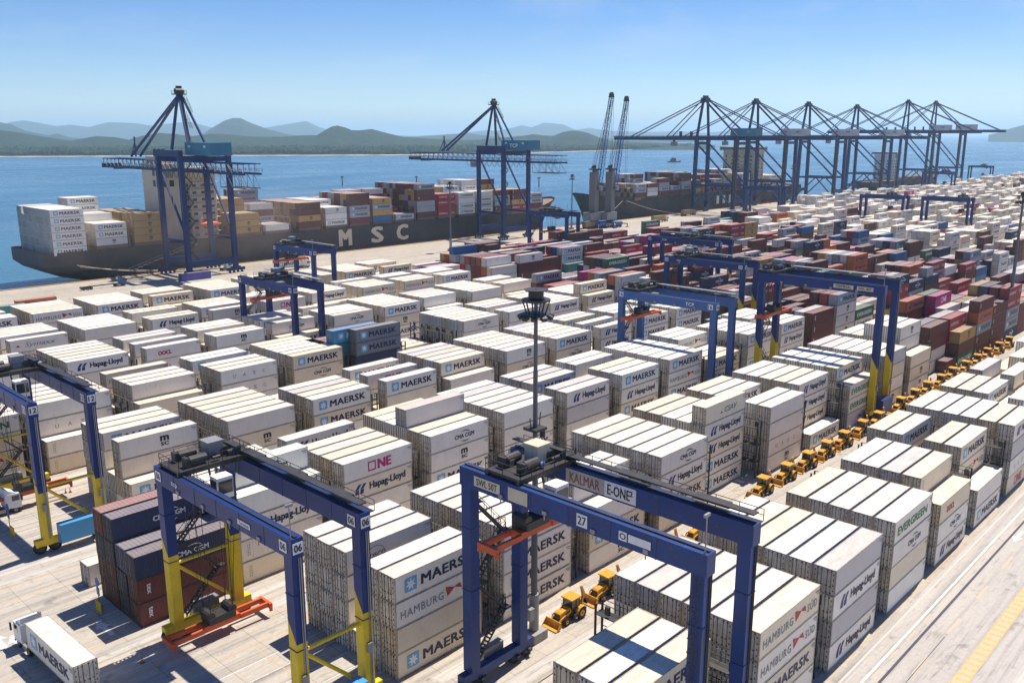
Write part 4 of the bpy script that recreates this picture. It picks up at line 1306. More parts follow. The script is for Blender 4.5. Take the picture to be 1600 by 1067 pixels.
def rtg(label, X, dx, Ya, Yb, H, top, low, num, trol=0.85, spread_z=14.0, detail=2, ysplit=0.55, brace=True, words=(), power=(0.05, 0.30, 0.55), load=False):
    """X front legs, Ya/Yb right and left side, H height; trol 0..1 from Ya to Yb"""
    o = root('gantry_crane', label, 'gantry crane', (X, (Ya + Yb) / 2, 0), 0, 'rubber tyred gantry cranes over the blocks')
    ya, yb = (Ya - Yb) / 2, (Yb - Ya) / 2
    lw, lx = 1.25, 1.15
    zb, zt = 2.0, H - 1.9
    zs = zb + (zt - zb) * ysplit if low is not top else zb
    for sx, x in ((0, 0.0), (1, dx)):
        for y in (ya + lw / 2, yb - lw / 2):
            if low is not top:
                lo = MB()
                x0, x1, y0, y1 = x - lx / 2, x + lx / 2, y - lw / 2, y + lw / 2
                zl, zr = zs + 1.1, zs - 1.1      # slanted colour joint
                vs = [(x0, y0, zb), (x1, y0, zb), (x1, y1, zb), (x0, y1, zb), (x0, y0, zr), (x1, y0, zr), (x1, y1, zl), (x0, y1, zl)]
                l0 = MB().add(vs, BOXF).build('leg', low, o)
                vs = [(x0, y0, zr), (x1, y0, zr), (x1, y1, zl), (x0, y1, zl), (x0, y0, zt), (x1, y0, zt), (x1, y1, zt), (x0, y1, zt)]
                MB().add(vs, BOXF).build('upper_section', top, l0)
            else:
                l0 = MB().box(x - lx / 2, x + lx / 2, y - lw / 2, y + lw / 2, zb, zt).build('leg', top, o)
            if detail > 1:
                for zz in (zb + (zt - zb) * .45, zb + (zt - zb) * .78):
                    MB().box(x - lx / 2 - .06, x + lx / 2 + .06, y - lw / 2 - .06, y + lw / 2 + .06, zz, zz + .08).build('flange', top, l0)
    if detail:
        ld = MB()
        lx0, ly0 = -lx / 2 - .22, ya + lw / 2
        for k in range(int((zt - zb) / .45)):
            ld.bar((lx0, ly0 - .22, zb + .3 + .45 * k), (lx0, ly0 + .22, zb + .3 + .45 * k), .05)
        for yy in (-.22, .22): ld.bar((lx0, ly0 + yy, zb), (lx0, ly0 + yy, zt), .06)
        for k in range(int((zt - zb - 3) / 1.2)):
            z_ = zb + 3 + 1.2 * k
            ld.bar((lx0, ly0 - .3, z_), (lx0 - .6, ly0 - .2, z_), .04).bar((lx0 - .6, ly0 - .2, z_), (lx0 - .6, ly0 + .2, z_), .04).bar((lx0 - .6, ly0 + .2, z_), (lx0, ly0 + .3, z_), .04)
        if detail > 1 and low is top: ld.build('ladder', M_dark, o)
        cd = MB()
        for xx in (0, dx):
            cd.cyl((xx + .3, ya - .08, zb), (xx + .3, ya - .08, zt), .07, n=6).cyl((xx + .1, ya - .08, zb), (xx + .1, ya - .08, zt), .05, n=6)
            cd.box(xx - .3, xx + .2, ya - .3, ya - .01, zb + 4, zb + 5)
        cd.build('conduit', M_gal if low is not top else M_dark, o)
        for k in (1, 2, 3, 4):
            yy = ya + (yb - ya) * k / 5
            MB().box(-.75, -.63, yy - .25, yy + .25, zt + .2, zt + .55).cyl((-.7, yy, zt - .3), (-.7, yy, zt + .2), .06, n=5).build('work_light', M_gal, o)
    gh = 1.9
    for i, x in enumerate((0.0, dx)):
        gb = MB().box(x - .62, x + .62, ya - .15, yb + .15, zt + .003, H)
        for k in range(1, 6):
            y = ya + (yb - ya) * k / 6
            gb.box(x - .65, x + .65, y - .05, y + .05, zt - .03, H - .03)
        gr = gb.build('girder', top, o)
        r = MB().box(x - .12, x + .12, ya, yb, H + .002, H + .14).build('trolley_rail', M_dark, gr)
        if detail:
            wk = MB()
            s = -1 if i == 0 else 1
            x2 = x + s * 1.25
            if i == 1:
                wk.box(min(x + s * .63, x2), max(x + s * .63, x2), ya, yb, H - .25, H - .18)
                rail(wk, [(x2, ya, H - .18), (x2, yb, H - .18)], step=2.2)
                for k in range(3):
                    yy = ya + (yb - ya) * (.1 + .3 * k)
                    wk.box(x + .3, x + .9, yy, yy + 3.4, H + .35, H + .8)
                wk.box(x - .5, x + .35, ya, yb, H + .82, H + .95)
                wk.build('walkway', M_gal if detail < 2 else M_dark, gr)
    # sill beams, braces, wheels
    for side, y in ((0, ya + lw / 2), (1, yb - lw / 2)):
        MB().box(-1.6, dx + 1.6, y - .45, y + .45, zb - .95, zb - .004).build('sill_beam', low, o)
        if brace:
            zz = zb + (zt - zb) * .42
            MB().cyl((lx / 2, y, zz), (dx - lx / 2, y, zz), .2, n=8).build('brace', low, o)
            MB().cyl((lx / 2, y, zz - .3), (dx - lx / 2, y, zb + .6), .2, n=8).build('brace', low, o)
        for x in (-1.0, 0.9, dx - .9, dx + 1.0):
            bo = MB().box(x - .25, x + .25, y - .75, y + .75, .7, zb - .96)
            bo.build('axle', M_dark, o)
            w = mobj('wheel', WHEEL, o, (x, y, .82))
    # power unit on the right sill, cabinet on the left one
    y = ya + lw / 2
    MB().box(1.2, dx - 1.2, y - 1.9, y - .48, zb - .7, zb + 1.9).build('power_unit', paint('unit_%d' % int(X), power, .45, 0, .2, .1) if detail > 1 else top, o)
    y = yb - lw / 2
    MB().box(2.2, dx - 2.0, y + .48, y + 1.5, zb - .8, zb + .9).build('cabinet', M_gal, o)
    # stairs up the left side
    if detail:
        sx, y = lx / 2 + .4, yb + .25
        zz = zb
        flip = False
        while zz < zt - 3.2:
            a, b = (lx / 2 + .8, dx - lx / 2 - 1.0)
            p, q = ((a, y, zz), (b, y, zz + 4.4)) if not flip else ((b, y, zz), (a, y, zz + 4.4))
            stair(p, q, .7, (0, 1, 0)).build('stair', M_dark, o)
            pl = MB().box(q[0] - .8, q[0] + .8, y - .5, y + .5, zz + 4.32, zz + 4.4)
            rail(pl, [(q[0] - .8, y + .5, zz + 4.4), (q[0] + .8, y + .5, zz + 4.4)], step=.8)
            pl.build('landing', M_dark, o)
            zz += 4.4
            flip = not flip
    # trolley with hoist drums, cab and ropes
    ty = ya + (yb - ya) * trol
    tr = MB().box(-.4, dx + .4, ty - 2.2, ty + 2.2, H + .3, H + .55)
    for yy in (-2.0, 2.0):
        tr.bar((-.5, ty + yy, H + .25), (dx + .5, ty + yy, H + .25), .35, .5)
    rail(tr, [(-.4, ty - 2.2, H + .55), (-.4, ty + 2.2, H + .55), (dx + .4, ty + 2.2, H + .55), (dx + .4, ty - 2.2, H + .55), (-.4, ty - 2.2, H + .55)], step=1.5)
    t = tr.build('trolley', M_dark, o)
    for k, yy in enumerate((-1.2, 1.2)):
        MB().cyl((1.2, ty + yy, H + 1.15), (dx * .42, ty + yy, H + 1.15), .5, n=12).box(.7, 1.1, ty + yy - .5, ty + yy + .5, H + .56, H + 1.6).build('hoist_drum', M_dark, t)
    MB().box(dx * .5, dx * .5 + 1.7, ty - .8, ty + .9, H + .56, H + 2.3).box(dx * .5 - .1, dx * .5 + 1.8, ty - .9, ty + 1.0, H + 2.31, H + 2.4).build('winch_house', M_gal if low is not top or not words else M_cream, t)
    MB().cyl((dx * .75, ty - 1, H + 1.1), (dx * .75, ty + 1.2, H + 1.1), .55, n=12).box(dx * .86, dx * .95, ty - 1.6, ty + 1.0, H + .56, H + 1.5).build('cable_reel', M_dark, t)
    rt = random.Random(int(X * 10))
    if detail:
        for k in range(9):
            a, b_ = rt.uniform(.1, dx - .5), ty + rt.uniform(-1.9, 1.7)
            m_ = MB()
            if rt.random() < .5: m_.box(a, a + rt.uniform(.3, .9), b_, b_ + rt.uniform(.25, .6), H + .56, H + .56 + rt.uniform(.3, .9))
            else: m_.cyl((a, b_, H + .95), (a + rt.uniform(.5, 1.2), b_, H + .95), rt.uniform(.15, .32), n=8)
            m_.build('motor', rt.choice([M_dark, M_gal, M_blue2]), t)
    cb = MB().box(dx * .5 - .9, dx * .5 + .9, ty - 3.9, ty - 2.3, H - 3.0, H - .6)
    cbo = cb.build('operator_cab', M_white if detail > 1 else M_gal, t)
    MB().box(dx * .5 - .8, dx * .5 + .8, ty - 3.96, ty - 3.91, H - 2.4, H - 1.0).box(dx * .5 - .96, dx * .5 - .91, ty - 3.7, ty - 2.5, H - 2.4, H - 1.0).build('window', M_glass, cbo)
    MB().bar((dx * .5 - .8, ty - 2.3, H - .6), (dx * .5 - .8, ty - 2.0, H + .3), .18).bar((dx * .5 + .8, ty - 2.3, H - .6), (dx * .5 + .8, ty - 2.0, H + .3), .18).build('cab_hanger', M_dark, cbo)
    sz = spread_z
    cx = dx / 2
    sp = MB().box(cx - 2.2, cx + 2.2, ty - .75, ty + .75, sz, sz + .7)
    for yy in (-.75, .75):
        sp.box(cx - 5.9, cx - 2.2, ty + yy - .16, ty + yy + .16, sz + .05, sz + .6)
        sp.box(cx + 2.2, cx + 5.9, ty + yy - .16, ty + yy + .16, sz + .05, sz + .6)
    for sx in (-1, 1):
        sp.box(min(cx + sx * 5.75, cx + sx * 6.1), max(cx + sx * 5.75, cx + sx * 6.1), ty - 1.22, ty + 1.22, sz - .1, sz + .55)
        for yy in (-1.15, 1.15):
            sp.box(cx + sx * 5.9 - .15, cx + sx * 5.9 + .15, ty + yy - .12, ty + yy + .12, sz - .4, sz + .1)
    so = sp.build('spreader', M_org, o)
    MB().box(cx - 1.6, cx + 1.6, ty - 1.0, ty + 1.0, sz + .72, sz + 1.5).cyl((cx - 1.3, ty - .9, sz + 1.7), (cx - 1.3, ty + .9, sz + 1.7), .5, n=10).cyl((cx + 1.3, ty - .9, sz + 1.7), (cx + 1.3, ty + .9, sz + 1.7), .5, n=10).build('head_block', M_dark, so)
    rp = MB()
    for a in (-1.3, 1.3):
        for b in (-.8, .8):
            rp.bar((cx + a, ty + b, sz + 1.7), (cx + a * 1.2, ty + b, H + .3), .05)
            rp.bar((cx + a, ty + b, sz + 1.7), (cx + a * 2.2, ty + b * 1.5, H + .3), .05)
    rp.build('hoist_rope', M_dark, so)
    # number plates and words
    def plate(x0, y0, z0, w, h, s, side='x', bold=.02, fg=M_blk, back=True, bgm=M_lwhite):
        mb = MB()
        if side == 'x':
            if back: mb.box(x0 - .03, x0, y0 - w, y0, z0, z0 + h)
            put_text(mb, s, -y0 + w * .1, -y0 + w * .9, z0 + h * .16, z0 + h * .84, 1, bold, 1, 0, 'x', x0 - .036)
        else:
            if back: mb.box(x0, x0 + w, y0 - .03, y0, z0, z0 + h)
            put_text(mb, s, x0 + w * .1, x0 + w * .9, z0 + h * .16, z0 + h * .84, 1, bold, 1, 0, 'y', y0 - .036)
        return mb.build('number_sign', [bgm, fg], o)
    if num:
        for x in ((0.0, dx) if detail > 1 else (0.0,)):
            plate(x - .66, ya + 1.7, H - 1.45, 1.15, 1.05, num)
            plate(x - .66, yb - .3, H - 1.45, 1.15, 1.05, num)
            plate(x - .5, ya - .16, H - 1.45, 1.05, 1.05, num, 'y')
    for (s, gi, f, w, h, fg, bgm) in words:
        x = (0.0, dx)[gi] - .66
        plate(x, yb - (yb - ya) * f, H - .95 - h / 2, w, h, s, 'x', .012, fg, bgm is not None, bgm or M_lwhite)
    if detail:
        lm = MB().cyl((-.4, ya + .2, H), (-.4, ya + .2, H + 3.2), .06, n=5).box(-.75, -.05, ya + .1, ya + .3, H + 3.0, H + 3.25)
        lm.build('floodlight', M_gal, o)
    return o
M_brown = paint('letter_brown', (0.22, 0.10, 0.075), .6, 0, .3, 0, 1)
M_beige = paint('faded_panel', (0.46, 0.44, 0.43), .6, 0, .4, .2, 1)
WHEEL = wheel_mesh(.82, .55, M_dark)
W_ = lambda s, gi, f, w, h, fg=M_lwhite, bg=None: (s, gi, f, w, h, fg, bg)
rtg('yellow and blue gantry crane numbered 06 beside the dark blue and red stack', 39.2, 7.4, 63.2, 89.2, 20.5, M_blue, M_yel, '06', .88, 1.2, 2, .56, True, (W_('tcp', 0, .14, 1.7, .9), W_('Terminal', 0, .66, 2.2, .5, M_lnavy, M_lwhite)))
rtg('all blue rust streaked gantry crane numbered 27 beside the backhoe lane', 55.5, 7.1, 31.7, 58.7, 24.0, M_blue27, M_blue27, '', .80, 17.6, 2, .5, False, (W_('SWL 50T', 0, .07, 3.4, 1.0, M_blk, M_hcream), W_('KALMAR', 1, .27, 4.6, 1.5, M_brown, M_beige), W_('E-ONE²', 1, .442, 3.6, 1.5, M_blk, M_lwhite), W_(' ', 0, .235, 2.4, 1.3, M_blk, M_cream), W_('27', 0, .535, 1.15, 1.15, M_blk, M_lwhite), W_('O', 0, .70, .8, .8, M_blk, M_lwhite), W_(' ', 0, .735, 2.2, .7, M_blk, M_lwhite)))
rtg('yellow and blue gantry crane numbered 12 beside a bright blue power unit', 37.2, 7.4, 121.0, 147.2, 21.0, M_blue, M_yel, '12', .72, 2.0, 2, .45, True)
rtg('faded blue gantry crane numbered 16 with white side letters', 157.0, 7.4, 91.2, 115.6, 21.7, M_blue2, M_blue2, '16', .86, 15.5, 1, .5, False, (W_('TCP', 0, .70, 2.6, 1.1),))
rtg('tall yellow and blue gantry crane standing in the backhoe lane', 170.5, 7.2, 63.0, 89.2, 26.8, M_blue, M_yel, '', .93, 17.5, 1, .42, False, (W_('TERMINAL', 0, .62, 4.0, .8, M_blk, M_cream), W_('SWL 40T', 0, .8, 3.2, .8, M_blk, M_cream)))
rtg('yellow and blue gantry crane numbered 22 behind the faded blue one', 219.5, 7.4, 119.4, 145.5, 20.3, M_blue, M_yel, '22', .8, 9, 1, .5, True, (W_('tcp', 0, .16, 1.7, .9),))
rtg('blue gantry crane carrying a red spreader above magenta lettered reefer', 113.5, 7.4, 177.0, 201.5, 20.4, M_blue, M_blue, '09', .62, 15.4, 1, .5, False)
rtg('blue gantry crane with yellow legs on the row nearest the quay', 155.5, 7.4, 230.6, 253.0, 20.3, M_blue, M_yel, '08', .85, 15.0, 1, .5, True)
rtg('blue gantry crane with yellow feet among orange containers near the light mast', 288, 7.6, 240.0, 262.5, 22.6, M_blue, M_yel, '', .55, 14, 1, .28, False)
rtg('dark blue gantry crane over the coloured stacks with stencilled girder', 258.5, 7.6, 150, 178.5, 20.6, M_blue, M_yel, '20', .45, 15, 1, .5, True, (W_('TCP', 0, .2, 2.4, 1.0),))
rtg('blue gantry crane with yellow feet over the far white stacks', 502, 7.6, 180, 204.5, 22.0, M_blue, M_yel, '', .35, 14, 0, .3, False)
rtg('blue gantry crane beside the light mast over far white stacks', 508, 7.6, 148.5, 173, 22.0, M_blue, M_yel, '', .2, 14, 0, .35, False)
rtg('blue gantry crane with yellow feet below the first big quay crane', 520, 7.6, 262, 287, 22.8, M_blue, M_yel, '', .5, 12, 0, .25, False)
rtg('farthest blue gantry crane standing against the open water', 1048, 9, 289, 312, 22.0, M_blue, M_blue, '', .4, 12, 0, .5, False)
rtg('blue gantry crane beside the farthest one at the terminal end', 840, 9, 262, 288, 22.5, M_blue, M_yel, '', .3, 12, 0, .3, False)

# ---------------------------------------------------------------- quay cranes
def truss(mb, y0, y1, x, z0, z1, w, step=4.0, t=.28):
    """lattice girder along Y"""
    for sx in (-w / 2, w / 2):
        for z in (z0, z1):
            mb.bar((x + sx, y0, z), (x + sx, y1, z), t, t * 1.2)
        n = int(abs(y1 - y0) / step)
        for k in range(n):
            a = y0 + (y1 - y0) * k / n
            b = y0 + (y1 - y0) * (k + 1) / n
            mb.bar((x + sx, a, z0), (x + sx, b, z1), t * .55)
            mb.bar((x + sx, b, z0), (x + sx, b, z1), t * .5)
    n = int(abs(y1 - y0) / step)
    for k in range(n + 1):
        a = y0 + (y1 - y0) * k / n
        mb.bar((x - w / 2, a, z0), (x + w / 2, a, z0), t * .6)
        mb.bar((x - w / 2, a, z1), (x + w / 2, a, z1), t * .6)
def sts_old(label, X, Yw, Yl, sep, tipY, backY, logo=''):
    o = root('quay_crane', label, 'quay crane', (X, (Yw + Yl) / 2, 0), 0, 'ship to shore cranes along the quay')
    yw, yl = (Yw - Yl) / 2, (Yl - Yw) / 2
    cy = (Yw + Yl) / 2
    h = sep / 2
    for x in (-h, h):
        for y in (yw, yl):
            MB().box(x - .95, x + .95, y - .8, y + .8, 2.6, 46.6).build('leg', M_navy, o)
            for k in (-3, -1, 1, 3):
                MB().cyl((x + k * .9, y - .35, .45), (x + k * .9, y + .35, .45), .45, n=10).build('wheel', M_dark, o)
            MB().box(x - 4, x + 4, y - .5, y + .5, .9, 2.0).box(x - 2, x + 2, y - .6, y + .6, 2.01, 2.6).build('bogie', M_navy, o)
        MB().box(x - .8, x + .8, yl - .6, yw + .6, 46.61, 49.0).build('portal_beam', M_navy, o)
        MB().bar((x, yw - .8, 43), (x, yl + .8, 17), .7, .7).build('brace', M_navy, o)
        MB().bar((x, yw, 14), (x, yl, 14), .8, 1.1).build('cross_tie', M_navy, o)
    for y in (yw, yl):
        MB().box(-h + .96, h - .96, y - .7, y + .7, 4.0, 6.4).build('sill_beam', M_navy, o)
        MB().box(-h + .96, h - .96, y - .6, y + .6, 44.6, 46.5).build('portal_beam', M_navy, o)
    b = MB()
    truss(b, backY - cy, tipY - cy, 0, 41.0, 44.4, 7.0)
    b.box(-3.9, -2.9, backY - cy, tipY - cy, 40.4, 41.0).box(2.9, 3.9, backY - cy, tipY - cy, 40.4, 41.0)
    bm = b.build('boom', M_navy, o)
    wk = MB()
    for sx in (-4.3, 4.3): rail(wk, [(sx, backY - cy, 41.4), (sx, tipY - cy, 41.4)], 1.1, 4, .09)
    wk.build('walkway_rail', M_dark, bm)
    cg = MB()
    y0 = backY - cy
    truss(cg, y0, y0 + 18, 0, 35.6, 41, 6.0, 4.5, .26)
    cg.build('service_cage', M_dark, bm)
    tip = MB().box(-4.2, 4.2, tipY - cy - 1, tipY - cy + .6, 40.4, 42.2).box(-3.2, 3.2, tipY - cy - 12, tipY - cy - 9, 39.9, 40.8)
    tip.build('boom_tip', M_dark, bm)
    ap = (0, yw - 2, 71)
    for x in (-h + 2, h - 2):
        MB().bar((x * .5, yw, 49.0), (ap[0] + x * .06, ap[1], ap[2]), .9, .9).build('mast_leg', M_navy, o)
        MB().bar((x * .5, yl + 4, 49.0), (ap[0] + x * .06, ap[1], ap[2]), .7, .7).build('back_stay', M_navy, o)
        MB().bar((x * .25, tipY - cy - 26, 45.8), (ap[0] + x * .04, ap[1], ap[2] - 1), .8, .8).build('fore_stay', M_navy, o)
    hd = MB().box(-2.2, 2.2, ap[1] - 2, ap[1] + 2, 70.2, 70.6).cyl((-1.6, ap[1], 71.6), (1.6, ap[1], 71.6), 1.1, n=12)
    rail(hd, [(-2.2, ap[1] - 2, 70.6), (2.2, ap[1] - 2, 70.6), (2.2, ap[1] + 2, 70.6), (-2.2, ap[1] + 2, 70.6)], 1.2, 1.5, .1)
    hd.box(-1, 1, ap[1] - .6, ap[1] + .6, 72.6, 73.6)
    hd.build('mast_head', M_dark, o)
    for k in range(3):
        stair((2, yw - 5 - k, 51.4 + 6 * k), (2, yw - 1 - k, 57.0 + 6 * k), .9, (1, 0, 0)).build('stair', M_dark, o)
    st = MB().bar((0, tipY - cy - 26, 45.6), (0, tipY - cy - 26, 54), .5).bar((0, tipY - cy - 30, 45.6), (0, tipY - cy - 26, 52), .3).bar((0, tipY - cy - 22, 45.6), (0, tipY - cy - 26, 52), .3)
    st.build('stay_post', M_navy, o)
    hs = MB().box(-4.5, 4.5, yl - 13, yl + 6.5, 47.0, 51.9)
    ho = hs.build('machinery_house', M_teal, o)
    for yy in (yl - 9, yl + 3):
        MB().box(-4.58, -4.51, yy - .8, yy + .8, 50.0, 50.8).build('window', M_lwhite, ho)
    if logo:
        t = MB()
        put_text(t, logo, -(yl + .5), -(yl - 5.5), 48.2, 50.2, 0, .02, 1, 0, 'x', -4.52)
        t.build('lettering', M_lwhite, ho)
    fes = MB()
    for k in range(12):
        y = yl - 14 + k * 4.0
        for i in range(6):
            a, c = i / 6, (i + 1) / 6
            fes.bar((-4.2, y + 4 * a, 40.9 - 3.0 * math.sin(PI * a)), (-4.2, y + 4 * c, 40.9 - 3.0 * math.sin(PI * c)), .13)
    fes.build('festoon_cable', M_dark, bm)
    cab = MB().box(-1.4, 1.4, yw + 12, yw + 15, 37.2, 40.2)
    c2 = cab.build('operator_cab', M_gal, o)
    MB().box(-1.2, 1.2, yw + 15.01, yw + 15.06, 37.6, 39.8).build('window', M_glass, c2)
    for k in range(6):
        z = 3 + 7.4 * k
        y = yl + .9
        stair((-h + 1.2, y + .3, z), (-h + 4.6, y + .3, z + 3.7), .7, (0, 1, 0)).build('stair', M_dark, o)
        stair((-h + 4.6, y + .3, z + 3.7), (-h + 1.2, y + .3, z + 7.4), .7, (0, 1, 0)).build('stair', M_dark, o)
    return o
def sts_new(label, X, Yw, Yl, apex, zb, tipY, backY, housem):
    o = root('quay_crane', label, 'quay crane', (X, (Yw + Yl) / 2, 0), 0, 'ship to shore cranes along the quay')
    yw, yl, cy = (Yw - Yl) / 2, (Yl - Yw) / 2, (Yw + Yl) / 2
    h = 9.0
    for x in (-h, h):
        for y in (yw, yl):
            MB().bar((x, y, 3), (x * .86, y, zb + .5), 2.1, 2.3, 0, (0, 1, 0)).build('leg', M_navy, o)
            MB().box(x - 4.4, x + 4.4, y - .6, y + .6, .9, 3.2).build('bogie', M_navy, o)
            for k in (-3, -1, 1, 3):
                MB().cyl((x + k, y - .4, .45), (x + k, y + .4, .45), .45, n=8).build('wheel', M_dark, o)
        MB().bar((x * .95, yw, 20), (x * .95, yl, 20), 1.2, 1.5).build('cross_tie', M_navy, o)
        MB().bar((x * .9, yw, zb - 3), (x * .95, yl, 20), 1.0, 1.0).build('brace', M_navy, o)
        MB().bar((x, yl, 4.5), (x * .95, 0, 20), .8, .8).build('brace', M_navy, o)
        MB().bar((x, yw, 4.5), (x * .95, 0, 20), .8, .8).build('brace', M_navy, o)
        ap = (x * .3, yw - 1, apex)
        MB().bar((x * .86, yw, zb + 1), ap, 1.4, 1.4).build('mast_leg', M_navy, o)
        MB().bar((x * .86, yl, zb + 1.5), ap, 1.0, 1.0).build('back_stay', M_navy, o)
        MB().bar((x * .4, tipY - cy - 16, zb + 1.5), ap, .62, .62).build('fore_stay', M_navy, o)
        MB().bar((x * .4, tipY - cy - 48, zb + 1.5), ap, .55, .55).build('fore_stay', M_navy, o)
        MB().bar((x * .4, backY - cy + 6, zb + 1.5), ap, .62, .62).build('back_stay', M_navy, o)
    for y in (yw, yl):
        MB().box(-h + .9, h - .9, y - .7, y + .7, 8, 10.4).build('sill_beam', M_navy, o)
        MB().box(-h * .86 + .9, h * .86 - .9, y - .7, y + .7, zb - 4.2, zb - 2.2).build('portal_beam', M_navy, o)
    b = MB()
    for x in (-3.2, 3.2):
        b.box(x - .7, x + .7, backY - cy, tipY - cy, zb - 1.2, zb + 1.4)
    for k in range(14):
        y = backY - cy + (tipY - backY) * k / 13
        b.box(-2.5, 2.5, y - .3, y + .3, zb - .5, zb + .6)
    bm = b.build('boom', M_navy, o)
    wk = MB()
    for sx in (-4.4, 4.4): rail(wk, [(sx, backY - cy, zb + .4), (sx, tipY - cy, zb + .4)], 1.5, 3, .16)
    wk.build('walkway_rail', M_dark, bm)
    for yy in (yw + 18, yw + 9):
        MB().box(-1, 1, yy, yy + 1.2, zb + 1.2, zb + 5).build('boom_hoist_post', M_dark, bm)
    MB().box(-3.6, 3.6, yw - 2.6, yw + .8, apex - .4, apex + .7).box(-2.4, 2.4, yw - 1.8, yw, apex + .7, apex + 2.2).build('mast_head', M_dark, o)
    ho = MB().box(-4.6, 4.6, yl - 12, yl + 7, zb + 1.6, zb + 7.0).build('machinery_house', housem, o)
    MB().box(-4.68, -4.61, yl - 8, yl - 5, zb + 4, zb + 5.4).box(-4.68, -4.61, yl + 2, yl + 5, zb + 4, zb + 5.4).build('window', M_gal, ho)
    c2 = MB().box(-1.5, 1.5, yw + 22, yw + 26, zb - 5.4, zb - 2.4).build('operator_cab', M_gal, o)
    MB().box(-1.3, 1.3, yw + 26.01, yw + 26.06, zb - 5.0, zb - 2.8).build('window', M_glass, c2)
    MB().bar((0, yw + 24, zb - 2.4), (0, yw + 24, zb - .9), 1.2).build('trolley', M_dark, bm)
    el = MB().box(-h - 1.9, -h - .9, yl - .8, yl + .8, 5, zb)
    for k in range(9): el.box(-h - 2.6, -h - .9, yl - 1.2, yl + 1.2, 6 + 4.8 * k, 6.2 + 4.8 * k)
    el.build('elevator_tower', M_dark, o)
    return o
sts_old('dark blue lattice boom quay crane with plain teal house at the ship stern', x_on(291, 348, 25), 348, 329.5, 20, 416, 295)
sts_old('dark blue lattice boom quay crane whose teal house carries white letters', x_on(768, 348, 25), 348, 329.5, 19.5, 412, 297, 'TCP')
for i, (u, ap, zb) in enumerate(((1101, 79.4, 52), (1180, 79.4, 52), (1262, 79.4, 52), (1338, 79.4, 52), (1417, 87, 57), (1460, 88, 58))):
    lab = ['first tall blue quay crane beside the mobile cranes, teal machinery house', 'second tall blue quay crane along the quay, white house, next to the teal one', 'third tall blue quay crane along the quay, pale house, between ships', 'fourth tall blue quay crane along the quay with pale machinery house', 'fifth tall blue quay crane, higher boom than the four before it', 'last tall blue quay crane on the quay, nearest the open water'][i]
    sts_new(lab, x_on(u, 348, 80), 348, 316, ap, zb, 424 + (4 if i > 3 else 0), 282 - (6 if i > 3 else 0), M_teal if i == 0 else M_house)
# sixth crane parks beside a seventh boom end: nothing more to build there

